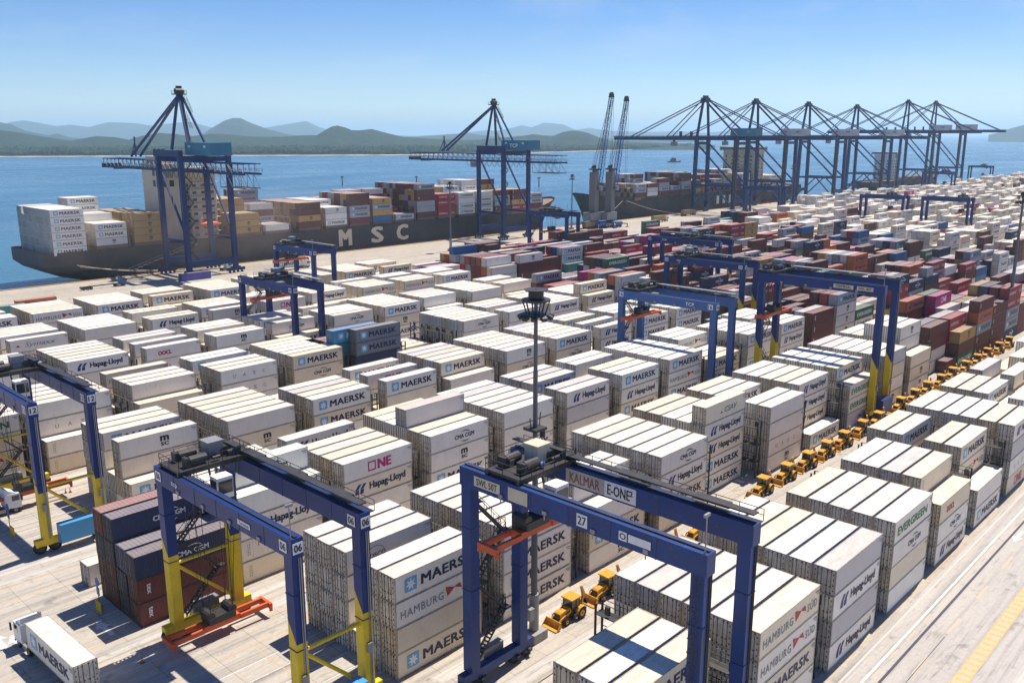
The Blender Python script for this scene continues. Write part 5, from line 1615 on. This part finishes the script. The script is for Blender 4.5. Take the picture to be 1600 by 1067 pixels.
# ---------------------------------------------------------------- mobile harbour cranes
def lattice_boom(mb, p, q, w0, w1, n, t):
    p, q = Vector(p), Vector(q)
    d = (q - p).normalized()
    a = d.cross(Vector((0, 0, 1))).normalized()
    b = a.cross(d).normalized()
    prev = None
    for k in range(n + 1):
        f = k / n
        c = p.lerp(q, f)
        w = (w0 + (w1 - w0) * f) / 2 * (0.5 + 0.5 * min(1, f / .08)) 
        cur = [c + a * w + b * w, c + a * w - b * w, c - a * w - b * w, c - a * w + b * w]
        for i in range(4):
            mb.bar(cur[i], cur[(i + 1) % 4], t * .6)
            if prev:
                mb.bar(prev[i], cur[i], t)
                mb.bar(prev[i], cur[(i + 1) % 4], t * .6)
        prev = cur
def mhc(label, X, Y, topz, lean):
    o = root('mobile_harbour_crane', label, 'mobile crane', (X, Y, 0), -PI / 2, 'mobile harbour cranes between the two ships')
    ch = MB().box(-7, 7, -3.4, 3.4, 1.6, 3.4)
    ch.build('chassis', M_blue2, o)
    for x in (-5.6, -3.4, 3.4, 5.6):
        for y in (-3, 3):
            MB().cyl((x, y - .4, .9), (x, y + .4, .9), .9, n=12).build('wheel', M_rub, o)
    for sx in (-1, 1):
        for sy in (-1, 1):
            MB().bar((sx * 6, sy * 3, 2.4), (sx * 8.4, sy * 6.4, 2.0), .8, .7).box(sx * 8.4 - .9, sx * 8.4 + .9, sy * 6.4 - .9, sy * 6.4 + .9, .02, .35).bar((sx * 8.4, sy * 6.4, .3), (sx * 8.4, sy * 6.4, 2.2), .4).build('outrigger', M_gal, o)
    MB().cyl((0, 0, 3.41), (0, 0, 4.6), 2.2, n=16).build('slew_ring', M_dark, o)
    MB().box(-3.2, 3.2, -7, 2.6, 4.61, 9.2).build('machine_house', M_gal, o)
    tw = MB()
    for k in range(8):
        z = 4.6 + 3.7 * k
        tw.box(-1.7 + .04 * k, 1.7 - .04 * k, -.9, 2.1 - .05 * k, z, z + 3.64)
    tw.box(-2.3, 2.3, -2.4, -.9, 9.21, 33.0)
    tw.build('tower', paint('tower_grey', (0.19, 0.19, 0.19), .6, 0, .4, .2, .3) if 'tower_grey' not in MATS else MATS['tower_grey'], o)
    th = MB().box(-2.4, 2.4, -3, 2, 34.22, 35.0).cyl((-1, -1, 36), (1, -1, 36), .9, n=12).bar((-1.6, -2, 35), (-.6, .4, 37.2), .3).bar((1.6, -2, 35), (.6, .4, 37.2), .3)
    th.build('tower_head', M_dark, o)
    cb = MB().box(1.8, 4.0, .4, 3.0, 22.0, 24.8)
    c = cb.build('operator_cab', M_gal, o)
    MB().box(1.9, 3.9, 3.01, 3.06, 22.4, 24.4).build('window', M_glass, c)
    foot, tip = (0, 2.6, 19.5), (lean[0], lean[1], topz)
    b = MB()
    lattice_boom(b, foot, tip, 2.6, 1.9, 16, .26)
    bo = b.build('boom', M_blue2, o)
    MB().cyl((tip[0] - .7, tip[1], tip[2] + .8), (tip[0] + .7, tip[1], tip[2] + .8), 1.6, n=14).box(tip[0] - 1.3, tip[0] + 1.3, tip[1] - 1.2, tip[1] + 1.2, tip[2] - .6, tip[2] + .2).build('boom_head', M_dark, bo)
    rp = MB()
    for s in (-.6, .6):
        rp.bar((s, -1, 36.4), (tip[0] + s, tip[1] - .4, tip[2]), .12)
        rp.bar((s * 2, -2, 35.5), (tip[0] + s, tip[1] - .2, tip[2] - 3), .1)
        rp.bar((tip[0] + s, tip[1] + 1.6, tip[2]), (tip[0] + s, tip[1] + 1.6, 14), .1)
    rp.build('hoist_rope', M_dark, bo)
    MB().cyl((0, -.2, 9.4), (0, 4.0, 27.5), .45, .35, n=8).build('luffing_cylinder', M_gal, o)
    MB().box(tip[0] - 1.1, tip[0] + 1.1, tip[1] + .9, tip[1] + 2.3, 12.4, 14).build('hook_block', M_dark, bo)
    return o
M1 = ground(931, 355)
mhc('grey tower mobile crane with taller lattice boom beside the lettered ship bow', x_on(928, 334), 334, 77, (0.6, 13.5))
mhc('grey tower mobile crane with shorter lattice boom beside the dark ship bow', x_on(953, 330), 330, 75, (0.6, 12.5))

# ---------------------------------------------------------------- light masts
M_pole = paint('mast_steel', (0.13, 0.14, 0.15), .5, .3, .4, .2, .6)
def mast(label, X, Y, H, r=.5, detail=True):
    o = root('light_mast', label, 'light mast', (X, Y, 0), 0, 'high light masts of the terminal')
    MB().box(-1.1, 1.1, -1.1, 1.1, 0, 1.1).build('plinth', M_conc, o)
    MB().cyl((0, 0, 1.1), (0, 0, 5.5), r * 1.5, r * 1.5, 10).build('base_sleeve', M_conc, o)
    p = MB()
    for k in range(4):
        p.cyl((0, 0, 5.5 + (H - 5.5) * k / 4), (0, 0, 5.5 + (H - 5.5) * (k + 1) / 4), r * (1 - .13 * k), r * (.95 - .13 * k), 10)
    p.build('pole', M_pole, o)
    rg = MB().cyl((0, 0, H - 2.7), (0, 0, H - 2.5), 1.5, n=16).cyl((0, 0, H - 1.2), (0, 0, H - 1.0), 1.5, n=16).cyl((0, 0, H - .15), (0, 0, H), 1.15, 1.3, n=16).cyl((0, 0, H - .9), (0, 0, H - .2), .8, n=10)
    for i in range(6):
        t = 2 * PI * i / 6
        rg.bar((math.cos(t) * 1.0, math.sin(t) * 1.0, H - 2.5), (math.cos(t) * 1.45, math.sin(t) * 1.45, H - 1.1), .12)
    rg.build('head_frame', M_dark, o)
    for i in range(10):
        t = 2 * PI * i / 10
        c, s = math.cos(t), math.sin(t)
        q = MB()
        q.bar((c * 1.35, s * 1.35, H - 2.7), (c * 1.85, s * 1.85, H - 2.9), .6, .4)
        q.build('floodlight', M_dark, o)
    if detail:
        cm = MB().box(-.9, .9, -.9, .9, H * .62, H * .62 + .3)
        for a, b in ((-.9, -.3), (.9, .3)): cm.bar((a * .7, 0, H * .62), (a * 1.3, b, H * .62 + 1.6), .09)
        cm.cyl((.5, -.6, H * .6), (.5, -.6, H * .62), .3, n=8)
        cm.build('antenna_bracket', M_dark, o)
        MB().box(-1.6, -.9, -.9, .2, 3.0, 4.4).build('control_box', M_gal, o)
    return o
mast('tall grey floodlight mast rising from the backhoe lane beside crane 27', 66.6, 59.6, 39.6, .36)
mast('dark floodlight mast on the quay apron beside the lettered hull', 291, 316, 33, .45, False)
mast('slim floodlight mast on the quay beside the second lattice boom crane', x_on(893, 338), 338, 32, .4, False)
mast('dark floodlight mast at far end of the backhoe lane', *ground(1571, 528), 40, .5, False)
mast('slim floodlight mast behind the coloured stacks under the big quay cranes', *ground(1235, 333), 34, .4, False)
mast('slim floodlight mast at the far end of the quay between crane legs', *ground(1396, 300), 36, .45, False)

# ---------------------------------------------------------------- reefer racks between the bays
def rack_mesh():
    pf = MB().box(0, 1.3, .5, 16.2, -.06, .02)
    fr = MB()
    rail(fr, [(1.28, .5, 0), (1.28, 16.2, 0)], 1.1, 2.0, .06)
    for k in range(6):
        fr.box(.05, .35, .7 + 2.75 * k, 1.2 + 2.75 * k, .3, 1.2)
    return pf.mesh('platform', M_dark), fr.mesh('guard_rail', M_dark)
RPF, RRL = rack_mesh()
RPO = MB().box(-.09, .09, -.09, .09, 0, 9.6).mesh('post', M_dark)
for b, k, X, Y0 in RACKS:
    if X < 20 or not in_frame(X, Y0 + 8, 6, 0): continue
    u, v, zc = pix(X, Y0 + 8, 10)
    if zc > 260: continue
    o = root('reefer_rack', 'dark steel reefer access rack, bay %s end, %s' % (NUM.get(k, str(k)), BNAME[b]), 'access rack', (X, Y0, 0), 0, 'steel access racks between reefer bays')
    for t in range(1, 4):
        p = mobj('platform', RPF, o, (0, 0, 2.9 * t - .2))
        mobj('guard_rail', RRL, p)
    for yy in (.6, 5.5, 11, 16.1):
        for xx in (.1, 1.2):
            mobj('post', RPO, o, (xx, yy, 0))
# ---------------------------------------------------------------- backhoe loaders
RW = wheel_mesh(.72, .48, M_cat)
FW = wheel_mesh(.46, .34, M_cat)
def backhoe():
    o = root('backhoe_loader', '', 'backhoe loader', group='backhoe loaders parked nose to tail in the lane')
    # front bucket towards -X
    ch = MB().box(-2.0, 1.5, -.42, .42, .55, .95).box(-1.95, -.2, -.62, -.42, .7, .9).box(-1.95, -.2, .42, .62, .7, .9).box(-.35, .75, -1.05, -.55, .45, .95).box(-.35, .75, .55, 1.05, .45, .95)
    ch.build('chassis', M_dark, o)
    hd = MB().extr([(-2.15, -.48, .95), (-2.15, -.48, 1.42), (-1.9, -.48, 1.55), (-.45, -.48, 1.72), (-.45, -.48, .95)], (0, .96, 0))
    h = hd.build('hood', M_cat, o)
    MB().box(-2.2, -2.152, -.4, .4, 1.0, 1.36).build('grille', M_dark, h)
    MB().cyl((-1.1, .25, 1.6), (-1.1, .25, 2.3), .05, n=6).build('exhaust_pipe', M_dark, h)
    cab = MB()
    for x, y in ((-.42, -.68), (-.42, .68), (.95, -.68), (.95, .68), (.35, -.7), (.35, .7)):
        cab.bar((x, y, .95), (x + (.06 if x < 0 else 0), y, 2.62), .09)
    cab.box(-.42, .95, -.72, .72, .93, 1.25)
    c = cab.build('cab', M_dark, o)
    MB().box(-.62, 1.12, -.86, .86, 2.62, 2.76).build('roof', M_cat, c)
    MB().box(-.40, -.38, -.62, .62, 1.3, 2.58).build('window', M_glass, c)
    MB().box(.93, .95, -.62, .62, 1.3, 2.58).build('window', M_glass, c)
    for y in (-.69, .67):
        MB().box(-.34, .30, y, y + .02, 1.3, 2.55).box(.42, .88, y, y + .02, 1.3, 2.55).build('window', M_glass, c)
    MB().box(.0, .5, -.28, .28, 1.26, 1.5).box(.42, .55, -.28, .28, 1.5, 2.0).build('seat', M_dark, c)
    for y in (-.92, .92):
        w = mobj('wheel', RW, o, (.95, y, .74))
        mobj('wheel', FW, o, (-1.55, y * .93, .48))
        f = MB()
        pts = []
        for k in range(7):
            t = rad(20 + 150 * k / 6)
            pts.append((.95 + .84 * math.cos(t), .74 + .84 * math.sin(t)))
        for (a, b), (c1, d) in zip(pts, pts[1:]):
            f.add([(a, y - .28, b), (c1, y - .28, d), (c1, y + .28, d), (a, y + .28, b)], [(0, 3, 2, 1)])
            f.add([(a, y - .28, b - .05), (c1, y - .28, d - .05), (c1, y + .28, d - .05), (a, y + .28, b - .05)], [(0, 1, 2, 3)])
        f.build('fender', M_cat, o)
    for y in (-.62, .62):
        a = MB().extr([(-.55, y - .07, 1.62), (-.7, y - .07, 1.35), (-2.2, y - .07, .95), (-2.95, y - .07, .35), (-2.75, y - .07, .30), (-2.05, y - .07, .72), (-.5, y - .07, 1.2)], (0, .14, 0))
        a.build('loader_arm', M_cat, o)
        MB().cyl((-1.2, y * .95, .75), (-2.0, y * .95, .95), .055, n=6).build('hydraulic_ram', M_gal, o)
    prof = [(-2.75, .95), (-2.72, .35), (-2.95, .10), (-3.6, .05), (-3.62, .09), (-2.98, .16), (-2.80, .38), (-2.83, .93)]
    bk = MB().extr([(x, -1.15, z) for x, z in prof], (0, 2.3, 0))
    for y in (-1.15, 1.11):
        bk.extr([(-2.76, y, .93), (-3.58, y, .06), (-2.95, y, .1), (-2.73, y, .35)], (0, .04, 0))
    b = bk.build('front_bucket', M_cat, o)
    for k in range(8):
        MB().box(-3.75, -3.6, -1.1 + .3 * k, -1.0 + .3 * k, .05, .1).build('bucket_tooth', M_dark, b)
    # rear digging arm folded upright
    st = MB().box(1.5, 1.75, -1.0, 1.0, .5, .85).box(1.75, 2.15, -.2, .2, .55, 1.1)
    for y in (-.85, .85):
        st.box(1.5, 1.72, y - .1, y + .1, .12, .5).box(1.4, 1.82, y - .22, y + .22, .03, .11)
    st.build('stabiliser', M_cat, o)
    bo = MB().extr([(1.95, -.13, .9), (2.15, -.13, .9), (2.5, -.13, 2.1), (2.05, -.13, 3.35), (1.9, -.13, 3.3), (2.2, -.13, 2.1)], (0, .26, 0))
    bm = bo.build('boom', M_cat, o)
    MB().bar((1.98, 0, 3.3), (2.75, 0, 1.55), .22, .3).build('stick', M_cat, bm)
    MB().cyl((2.25, .0, 1.2), (2.62, .0, 2.5), .06, n=6).build('hydraulic_ram', M_gal, bm)
    prof = [(2.6, 1.65), (3.0, 1.5), (3.05, 1.05), (2.7, .85), (2.62, .92), (2.9, 1.1), (2.86, 1.4), (2.6, 1.5)]
    MB().extr([(x, -.35, z) for x, z in prof], (0, .7, 0)).extr([(2.6, -.36, 1.62), (2.68, -.36, .88), (2.98, -.36, 1.08), (2.96, -.36, 1.48)], (0, .03, 0)).extr([(2.6, .33, 1.62), (2.68, .33, .88), (2.98, .33, 1.08), (2.96, .33, 1.48)], (0, .03, 0)).build('rear_bucket', M_dark, bm)
    for y in (-.4, .4):
        MB().box(-.52, -.42, y - .1, y + .1, 2.5, 2.6).build('work_light', M_lwhite, c)
    return o
bh = backhoe()
spots = [(72.6, 59.4), (79.8, 59.6), (93.5, 60.0), (101.5, 59.8), (121.8, 61.0), (129.6, 61.0), (137.2, 61.0), (144.6, 61.0), (151.8, 61.0), (160.4, 61.2), (167.6, 61.0), (180.6, 61.6), (188.6, 61.6), (196.6, 61.8), (204.6, 61.6), (213, 61.8), (221.6, 61.6), (230.4, 61.6), (239, 61.8), (248, 61.6), (257, 61.6)]
ords = ['first', 'second', 'third', 'fourth', 'fifth', 'sixth', 'seventh', 'eighth', 'ninth', 'tenth', 'eleventh', 'twelfth', 'thirteenth', 'fourteenth', 'fifteenth', 'sixteenth', 'seventeenth', 'eighteenth', 'nineteenth', 'twentieth', 'last']
srcs = [bh] + [copy_tree(bh) for _ in spots[1:]]
for i, (o, (x, y)) in enumerate(zip(srcs, spots)):
    o.location = (x, y, 0.012)
    o.rotation_euler = (0, 0, rad(R.uniform(-4, 4)))
    o['label'] = '%s yellow backhoe loader in the lane, counting from the floodlight mast' % ords[i]

# ---------------------------------------------------------------- trucks
TW = wheel_mesh(.52, .34, M_gal)
def truck(label, X, Y, rz, cabm, cargo=None, cargo_label='', group='trucks on the terminal roads', flip=False):
    """tractor and skeleton trailer heading +X; the container on it is a thing of its own"""
    o = root('truck', label, 'truck', (X, Y, 0.01), rz, group)
    MB().box(-7.6, 4.6, -.45, -.3, .95, 1.2).box(-7.6, 4.6, .3, .45, .95, 1.2).box(4.4, 8.2, -.42, .42, .65, .95).build('chassis', M_dark, o)
    for x in (-7.4, -4, 0, 4.3):
        MB().box(x - .12, x + .12, -1.2, 1.2, 1.0, 1.21).build('cross_beam', M_dark, o)
    cb = MB().extr([(6.3, -1.22, .95), (8.45, -1.22, .75), (8.5, -1.22, 1.9), (8.3, -1.22, 3.0), (6.3, -1.22, 3.1)], (0, 2.44, 0))
    c = cb.build('cab', cabm, o)
    MB().extr([(6.35, -1.1, 3.11), (7.9, -1.1, 3.06), (6.35, -1.1, 3.85)], (0, 2.2, 0)).build('wind_deflector', cabm, c)
    MB().extr([(8.515, -1.05, 2.0), (8.53, -1.05, 2.0), (8.36, -1.05, 2.9), (8.345, -1.05, 2.9)], (0, 2.1, 0)).build('windscreen', M_glass, c)
    for y in (-1.24, 1.23):
        MB().box(7.2, 8.2, y, y + .012, 1.95, 2.75).build('window', M_glass, c)
        MB().box(8.35, 8.6, y * 1.2 - .08, y * 1.2 + .08, 1.9, 2.8).build('mirror', M_dark, c)
        MB().box(5.0, 6.2, y * .98 - .25 if y > 0 else y * .98 - .02, y * .98 + .02 if y > 0 else y * .98 + .25, .5, 1.0).build('fuel_tank', M_gal, o)
    MB().box(8.46, 8.62, -1.2, 1.2, .45, .8).build('bumper', M_dark, c)
    for y in (-.95, .95):
        MB().box(8.62, 8.65, y - .2, y + .2, .55, .75).build('headlight', M_lwhite, c)
    for x in (-6.9, -5.6, -4.3, 4.9, 6.0, 7.6):
        for y in (-.98, .98):
            if x == 6.0: continue
            mobj('wheel', TW, o, (x, y, .53))
    MB().box(-7.75, -7.6, -1.2, 1.2, .75, 1.0).box(-7.78, -7.751, -1.1, -.7, .8, .95, 1).box(-7.78, -7.751, .7, 1.1, .8, .95, 1).build('rear_bumper', [M_dark, M_lred], o)
    if cargo:
        cx, sx = math.cos(rz), math.sin(rz)
        dx = -1.4
        q = make_container(cargo, (X + cx * dx, Y + sx * dx, 1.235), rz, flip, 2)
        tag(q, cargo_label, 'container')
    return o
truck('white truck with a reefer on its trailer beside the dark red stack', 27.6, 92.0, rad(91.5), M_white, dict(kind='reefer', L=12.19, col=(.76, .73, .66), brand='star'), 'cream reefer with star emblem loaded on the white truck', flip=True)
truck('white truck waiting under the gantry crane numbered 12', 31, 139.5, 0, M_white)
truck('blue terminal truck under crane 12 beside the orange spreader', 24, 133.4, 0, M_blue2)
def qtruck(u, v, lab, cm, kind, col, br, cl, wh=True, rz=0):
    X, Y = ground(u, v)
    truck(lab, X, Y, rz, cm, dict(kind=kind, L=12.19, col=col, brand=br, white=wh), cl)
qtruck(925, 357, 'white truck carrying a tan container beside the mobile cranes', M_white, 'dry', (.50, .32, .10), None, 'tan container loaded on the truck beside the mobile cranes')
qtruck(1030, 347, 'white truck carrying a tan container beside the dark ship hull', M_white, 'dry', (.48, .31, .10), None, 'tan container loaded on the truck beside the dark ship hull')
qtruck(1075, 337, 'yellow truck carrying a tan container under the first tall quay crane', M_yel, 'dry', (.46, .30, .10), None, 'tan container loaded on the yellow truck under the tall crane')
qtruck(455, 421, 'white truck carrying a pale reefer beside the lattice boom crane', M_white, 'reefer', (.76, .73, .66), 'star', 'white reefer with star emblem loaded on the truck near the hull', False)
qtruck(175, 452, 'blue terminal truck with empty trailer on the quay at the ship stern', M_blue2, 'dry', (.3, .3, .3), None, '') if False else truck('blue terminal truck with empty trailer on the quay at the ship stern', *ground(160, 450), 0, M_blue2)
truck('white terminal truck with empty trailer under the lattice boom quay crane', *ground(330, 425), 0, M_white)
# loose containers on the quay
for lab, u, v, kind, col, br, wh in (('orange freight container alone on the apron near the ship stern', 57, 480, 'dry', (.62, .17, .05), 'arrow', True), ('teal freight container on the apron beside the orange one', 8, 492, 'dry', (.07, .30, .27), None, True), ('violet blue hatch container on the apron behind the reefer rows', 305, 437, 'dry', (.12, .12, .40), None, True)):
    X, Y = ground(u, v)
    tag(make_container(dict(kind=kind, L=12.19, col=col, brand=br, white=wh), (X, Y, .012), 0, False, 1), lab, 'container')

# ---------------------------------------------------------------- vans, cones, boards, boat, buoys, mooring lines, worker
def van(label, X, Y, rz, m):
    o = root('van', label, 'van', (X, Y, .01), rz, 'vans parked at the far end of the quay')
    MB().extr([(-2.6, -.95, .4), (2.3, -.95, .4), (2.5, -.95, 1.0), (1.7, -.95, 1.25), (1.0, -.95, 2.0), (-2.5, -.95, 2.1)], (0, 1.9, 0)).build('body', m, o)
    MB().extr([(1.03, -.85, 1.98), (1.68, -.85, 1.3), (1.71, -.85, 1.32), (1.06, -.85, 2.0)], (0, 1.7, 0)).build('windscreen', M_glass, o)
    MB().box(-2.2, .8, -.97, -.955, 1.3, 1.85).build('window', M_glass, o)
    for x in (-1.7, 1.6):
        for y in (-.85, .85): mobj('wheel', FW, o, (x, y, .46))
for i, (u, v) in enumerate(((1437, 291), (1447, 291), (1456, 290), (1465, 290))):
    X, Y = ground(u, v)
    van('%s white van of the parked row, counting from the crane leg' % ords[i], X, Y, rad(20), M_white)
def cone(X, Y, lab):
    o = root('traffic_cone', lab, 'cone', (X, Y, .012), 0, 'traffic cones on the yard')
    MB().box(-.2, .2, -.2, .2, 0, .04).build('base', M_dark, o)
    MB().cyl((0, 0, .04), (0, 0, .75), .16, .03, 10).build('body', M_org, o)
    MB().cyl((0, 0, .38), (0, 0, .5), .115, .09, 10).build('stripe', M_lwhite, o)
for u, v, lab in ((103, 770, 'orange cone standing behind the yellow crane legs'), (110, 769, 'orange cone nearer the blue container, behind the yellow crane legs'), (222, 1035, 'orange cone standing beside the orange spreader')):
    cone(*ground(u, v), lab)
def corner_guard(X, Y, lab):
    o = root('stack_guard', lab, 'guard post', (X, Y, .012), 0, 'yellow guard posts at the stack corners')
    for k in range(3):
        MB().cyl((0, .5 * k, 0), (0, .5 * k, 1.3), .14, n=8).build('post', M_yel, o)
    MB().bar((0, -.1, 1.1), (0, 1.1, 1.1), .12).build('bar', M_yel, o)
corner_guard(*ground(158, 957), 'yellow guard posts at the corner of the dark red stack')
corner_guard(*ground(22, 838), 'yellow guard posts beside the arrow near crane 12')
def board(X, Y, lab, m):
    o = root('sign_board', lab, 'sign', (X, Y, .012), 0, 'sign boards at the block ends')
    MB().cyl((0, 0, 0), (0, 0, 3.0), .06, n=6).box(-.3, .3, -.3, .3, 0, .15).build('post', M_gal, o)
    MB().cyl((-.03, 0, 3.3), (.03, 0, 3.3), .55, n=18).build('disc', m, o)
    MB().box(-.04, .04, -.35, .35, 1.6, 2.6).build('panel', M_teal, o)
M_sblue = paint('sign_blue', (0.03, 0.10, 0.40), .5, 0, .1)
board(*ground(156, 948), 'round blue sign with panel at the dark red stack', M_sblue)
board(*ground(16, 826), 'round blue sign on a post beside crane 12', M_sblue)
# small platform at the end of the road-side block
o = root('work_platform', 'small grey grating platform at the end of the roadside block', 'platform', (49.6, 44.4, 0), 0)
MB().box(-.2, 3.4, 0, 2.6, 2.7, 2.8).build('grating', M_gal, o)
for x in (0, 3.2):
    for y in (.2, 2.4): MB().box(x - .07, x + .07, y - .07, y + .07, 0, 2.7).build('post', M_dark, o)
q = MB(); rail(q, [(-.2, 2.6, 2.8), (3.4, 2.6, 2.8)], 1.05, 1.2, .05); q.build('guard_rail', M_gal, o)
def boat():
    X, Y = ground(1053, 254, WATER_Z)
    o = root('tug_boat', 'small dark red work boat out on the water', 'boat', (X, Y, WATER_Z), rad(-40))
    h = [(-14, 0), (-14, 4.2), (6, 4.6), (13, 2.6), (16, 0)]
    mb = MB()
    for z0, z1, k0, k1 in ((-.8, 2.6, .85, 1.0),):
        pts = h + [(x, -y) for x, y in h[::-1][1:-1]]
        lo = [(x * k0, y * k0, z0) for x, y in pts]; hi = [(x, y, z1 + (.9 if x > 10 else 0)) for x, y in pts]
        n_ = len(pts)
        mb.add(lo + hi, [((i + 1) % n_, i, i + n_, (i + 1) % n_ + n_) for i in range(n_)] + [tuple(range(2 * n_ - 1, n_ - 1, -1))])
    mb.build('hull', M_boot, o)
    w = MB().box(-8, 4, -3, 3, 2.61, 6.4).box(-4, 3, -2.4, 2.4, 6.41, 9.4).build('wheelhouse', M_dark, o)
    MB().box(3.01, 3.05, -2.1, 2.1, 7.2, 8.8).build('window', M_glass, w)
    MB().cyl((-2, 0, 9.4), (-2, 0, 14), .2, n=6).cyl((-6, -1.2, 6.4), (-6, -1.2, 9.6), .7, n=10).build('funnel', M_dark, o)
boat()
for u, v, lab in ((535, 290, 'thin channel marker post in water behind the blue containers'), (651, 290, 'thin channel marker post in water behind the maroon containers'), (842, 292, 'thin channel marker post in water beyond the ship bow'), (231, 292, 'thin channel marker post in water beside the lattice crane')):
    X, Y = ground(u, v, WATER_Z)
    o = root('channel_marker', lab, 'marker', (X, Y, WATER_Z), 0, 'channel marker posts in the water')
    MB().cyl((0, 0, -1), (0, 0, 9), .7, .5, 8).build('post', M_dark, o)
    MB().box(-1.1, 1.1, -1.1, 1.1, 9, 10.4).build('top_mark', M_dark, o)
def line(lab, a, b, sag):
    mb = MB()
    a, b = Vector(a), Vector(b)
    p0 = a
    for k in range(1, 11):
        t = k / 10
        p1 = a.lerp(b, t) - Vector((0, 0, sag * math.sin(PI * t)))
        mb.cyl(p0, p1, .09, n=5)
        p0 = p1
    tag(mb.build('mooring_line', M_hcream), lab, 'rope', 'mooring lines of the ships')
line('pale mooring line running from the stern of the lettered ship', (132, 353.9, 5.2), (176, 350.2, .4), 1.0)
line('second pale mooring line running from the stern of the lettered ship', (131, 353.9, 6.0), (170, 350.3, .4), 1.4)
line('pale mooring line from the bow of the dark ship', (483, 355.5, 12), (448, 350.2, .4), 1.2)
line('long pale mooring line ahead of the dark ship bow', (486, 355, 12), (540, 350.2, .4), 1.4)
# worker on the stair of crane 27
def person():
    o = root('person', 'person in blue work clothes and yellow helmet on the crane stair', 'person', (60.95, 58.95, 6.41), rad(200))
    me = bpy.data.meshes.new('body')
    V = [(0, 0, .92), (0, 0, 1.15), (0, 0, 1.38), (0, 0, 1.5), (0, 0, 1.62), (.09, 0, .86), (.1, .03, .48), (.1, 0, .08), (.1, .14, .04), (-.09, 0, .86), (-.1, -.05, .48), (-.1, -.1, .08), (-.1, .04, .04), (.19, 0, 1.4), (.24, .02, 1.12), (.22, .2, .98), (.22, .27, .97), (-.19, 0, 1.4), (-.24, .02, 1.12), (-.22, .2, .98), (-.22, .27, .97)]
    E_ = [(0, 1), (1, 2), (2, 3), (3, 4), (0, 5), (5, 6), (6, 7), (7, 8), (0, 9), (9, 10), (10, 11), (11, 12), (2, 13), (13, 14), (14, 15), (15, 16), (2, 17), (17, 18), (18, 19), (19, 20)]
    RD = [.15, .14, .15, .06, .1, .1, .07, .05, .04, .1, .07, .05, .04, .075, .055, .04, .035, .075, .055, .04, .035]
    me.from_pydata(V, E_, [])
    ob = mobj('body', me, o)
    ob.modifiers.new('skin', 'SKIN')
    for i, r in enumerate(RD):
        me.skin_vertices[0].data[i].radius = (r, r)
    me.skin_vertices[0].data[0].use_root = True
    ob.modifiers.new('sub', 'SUBSURF').levels = 1
    me.materials.append(paint('work_blue', (0.03, 0.06, 0.2), .8, 0, .2))
    MB().cyl((0, 0, 1.62), (0, 0, 1.68), .15, .15, 12).cyl((0, 0, 1.68), (0, 0, 1.79), .14, .06, 12).build('helmet', M_yel, o)
    MB().cyl((0, 0, 1.5), (0, 0, 1.63), .085, .1, 10).box(-.02, .02, .085, .12, 1.53, 1.58).build('head', M_skin, o)
person()
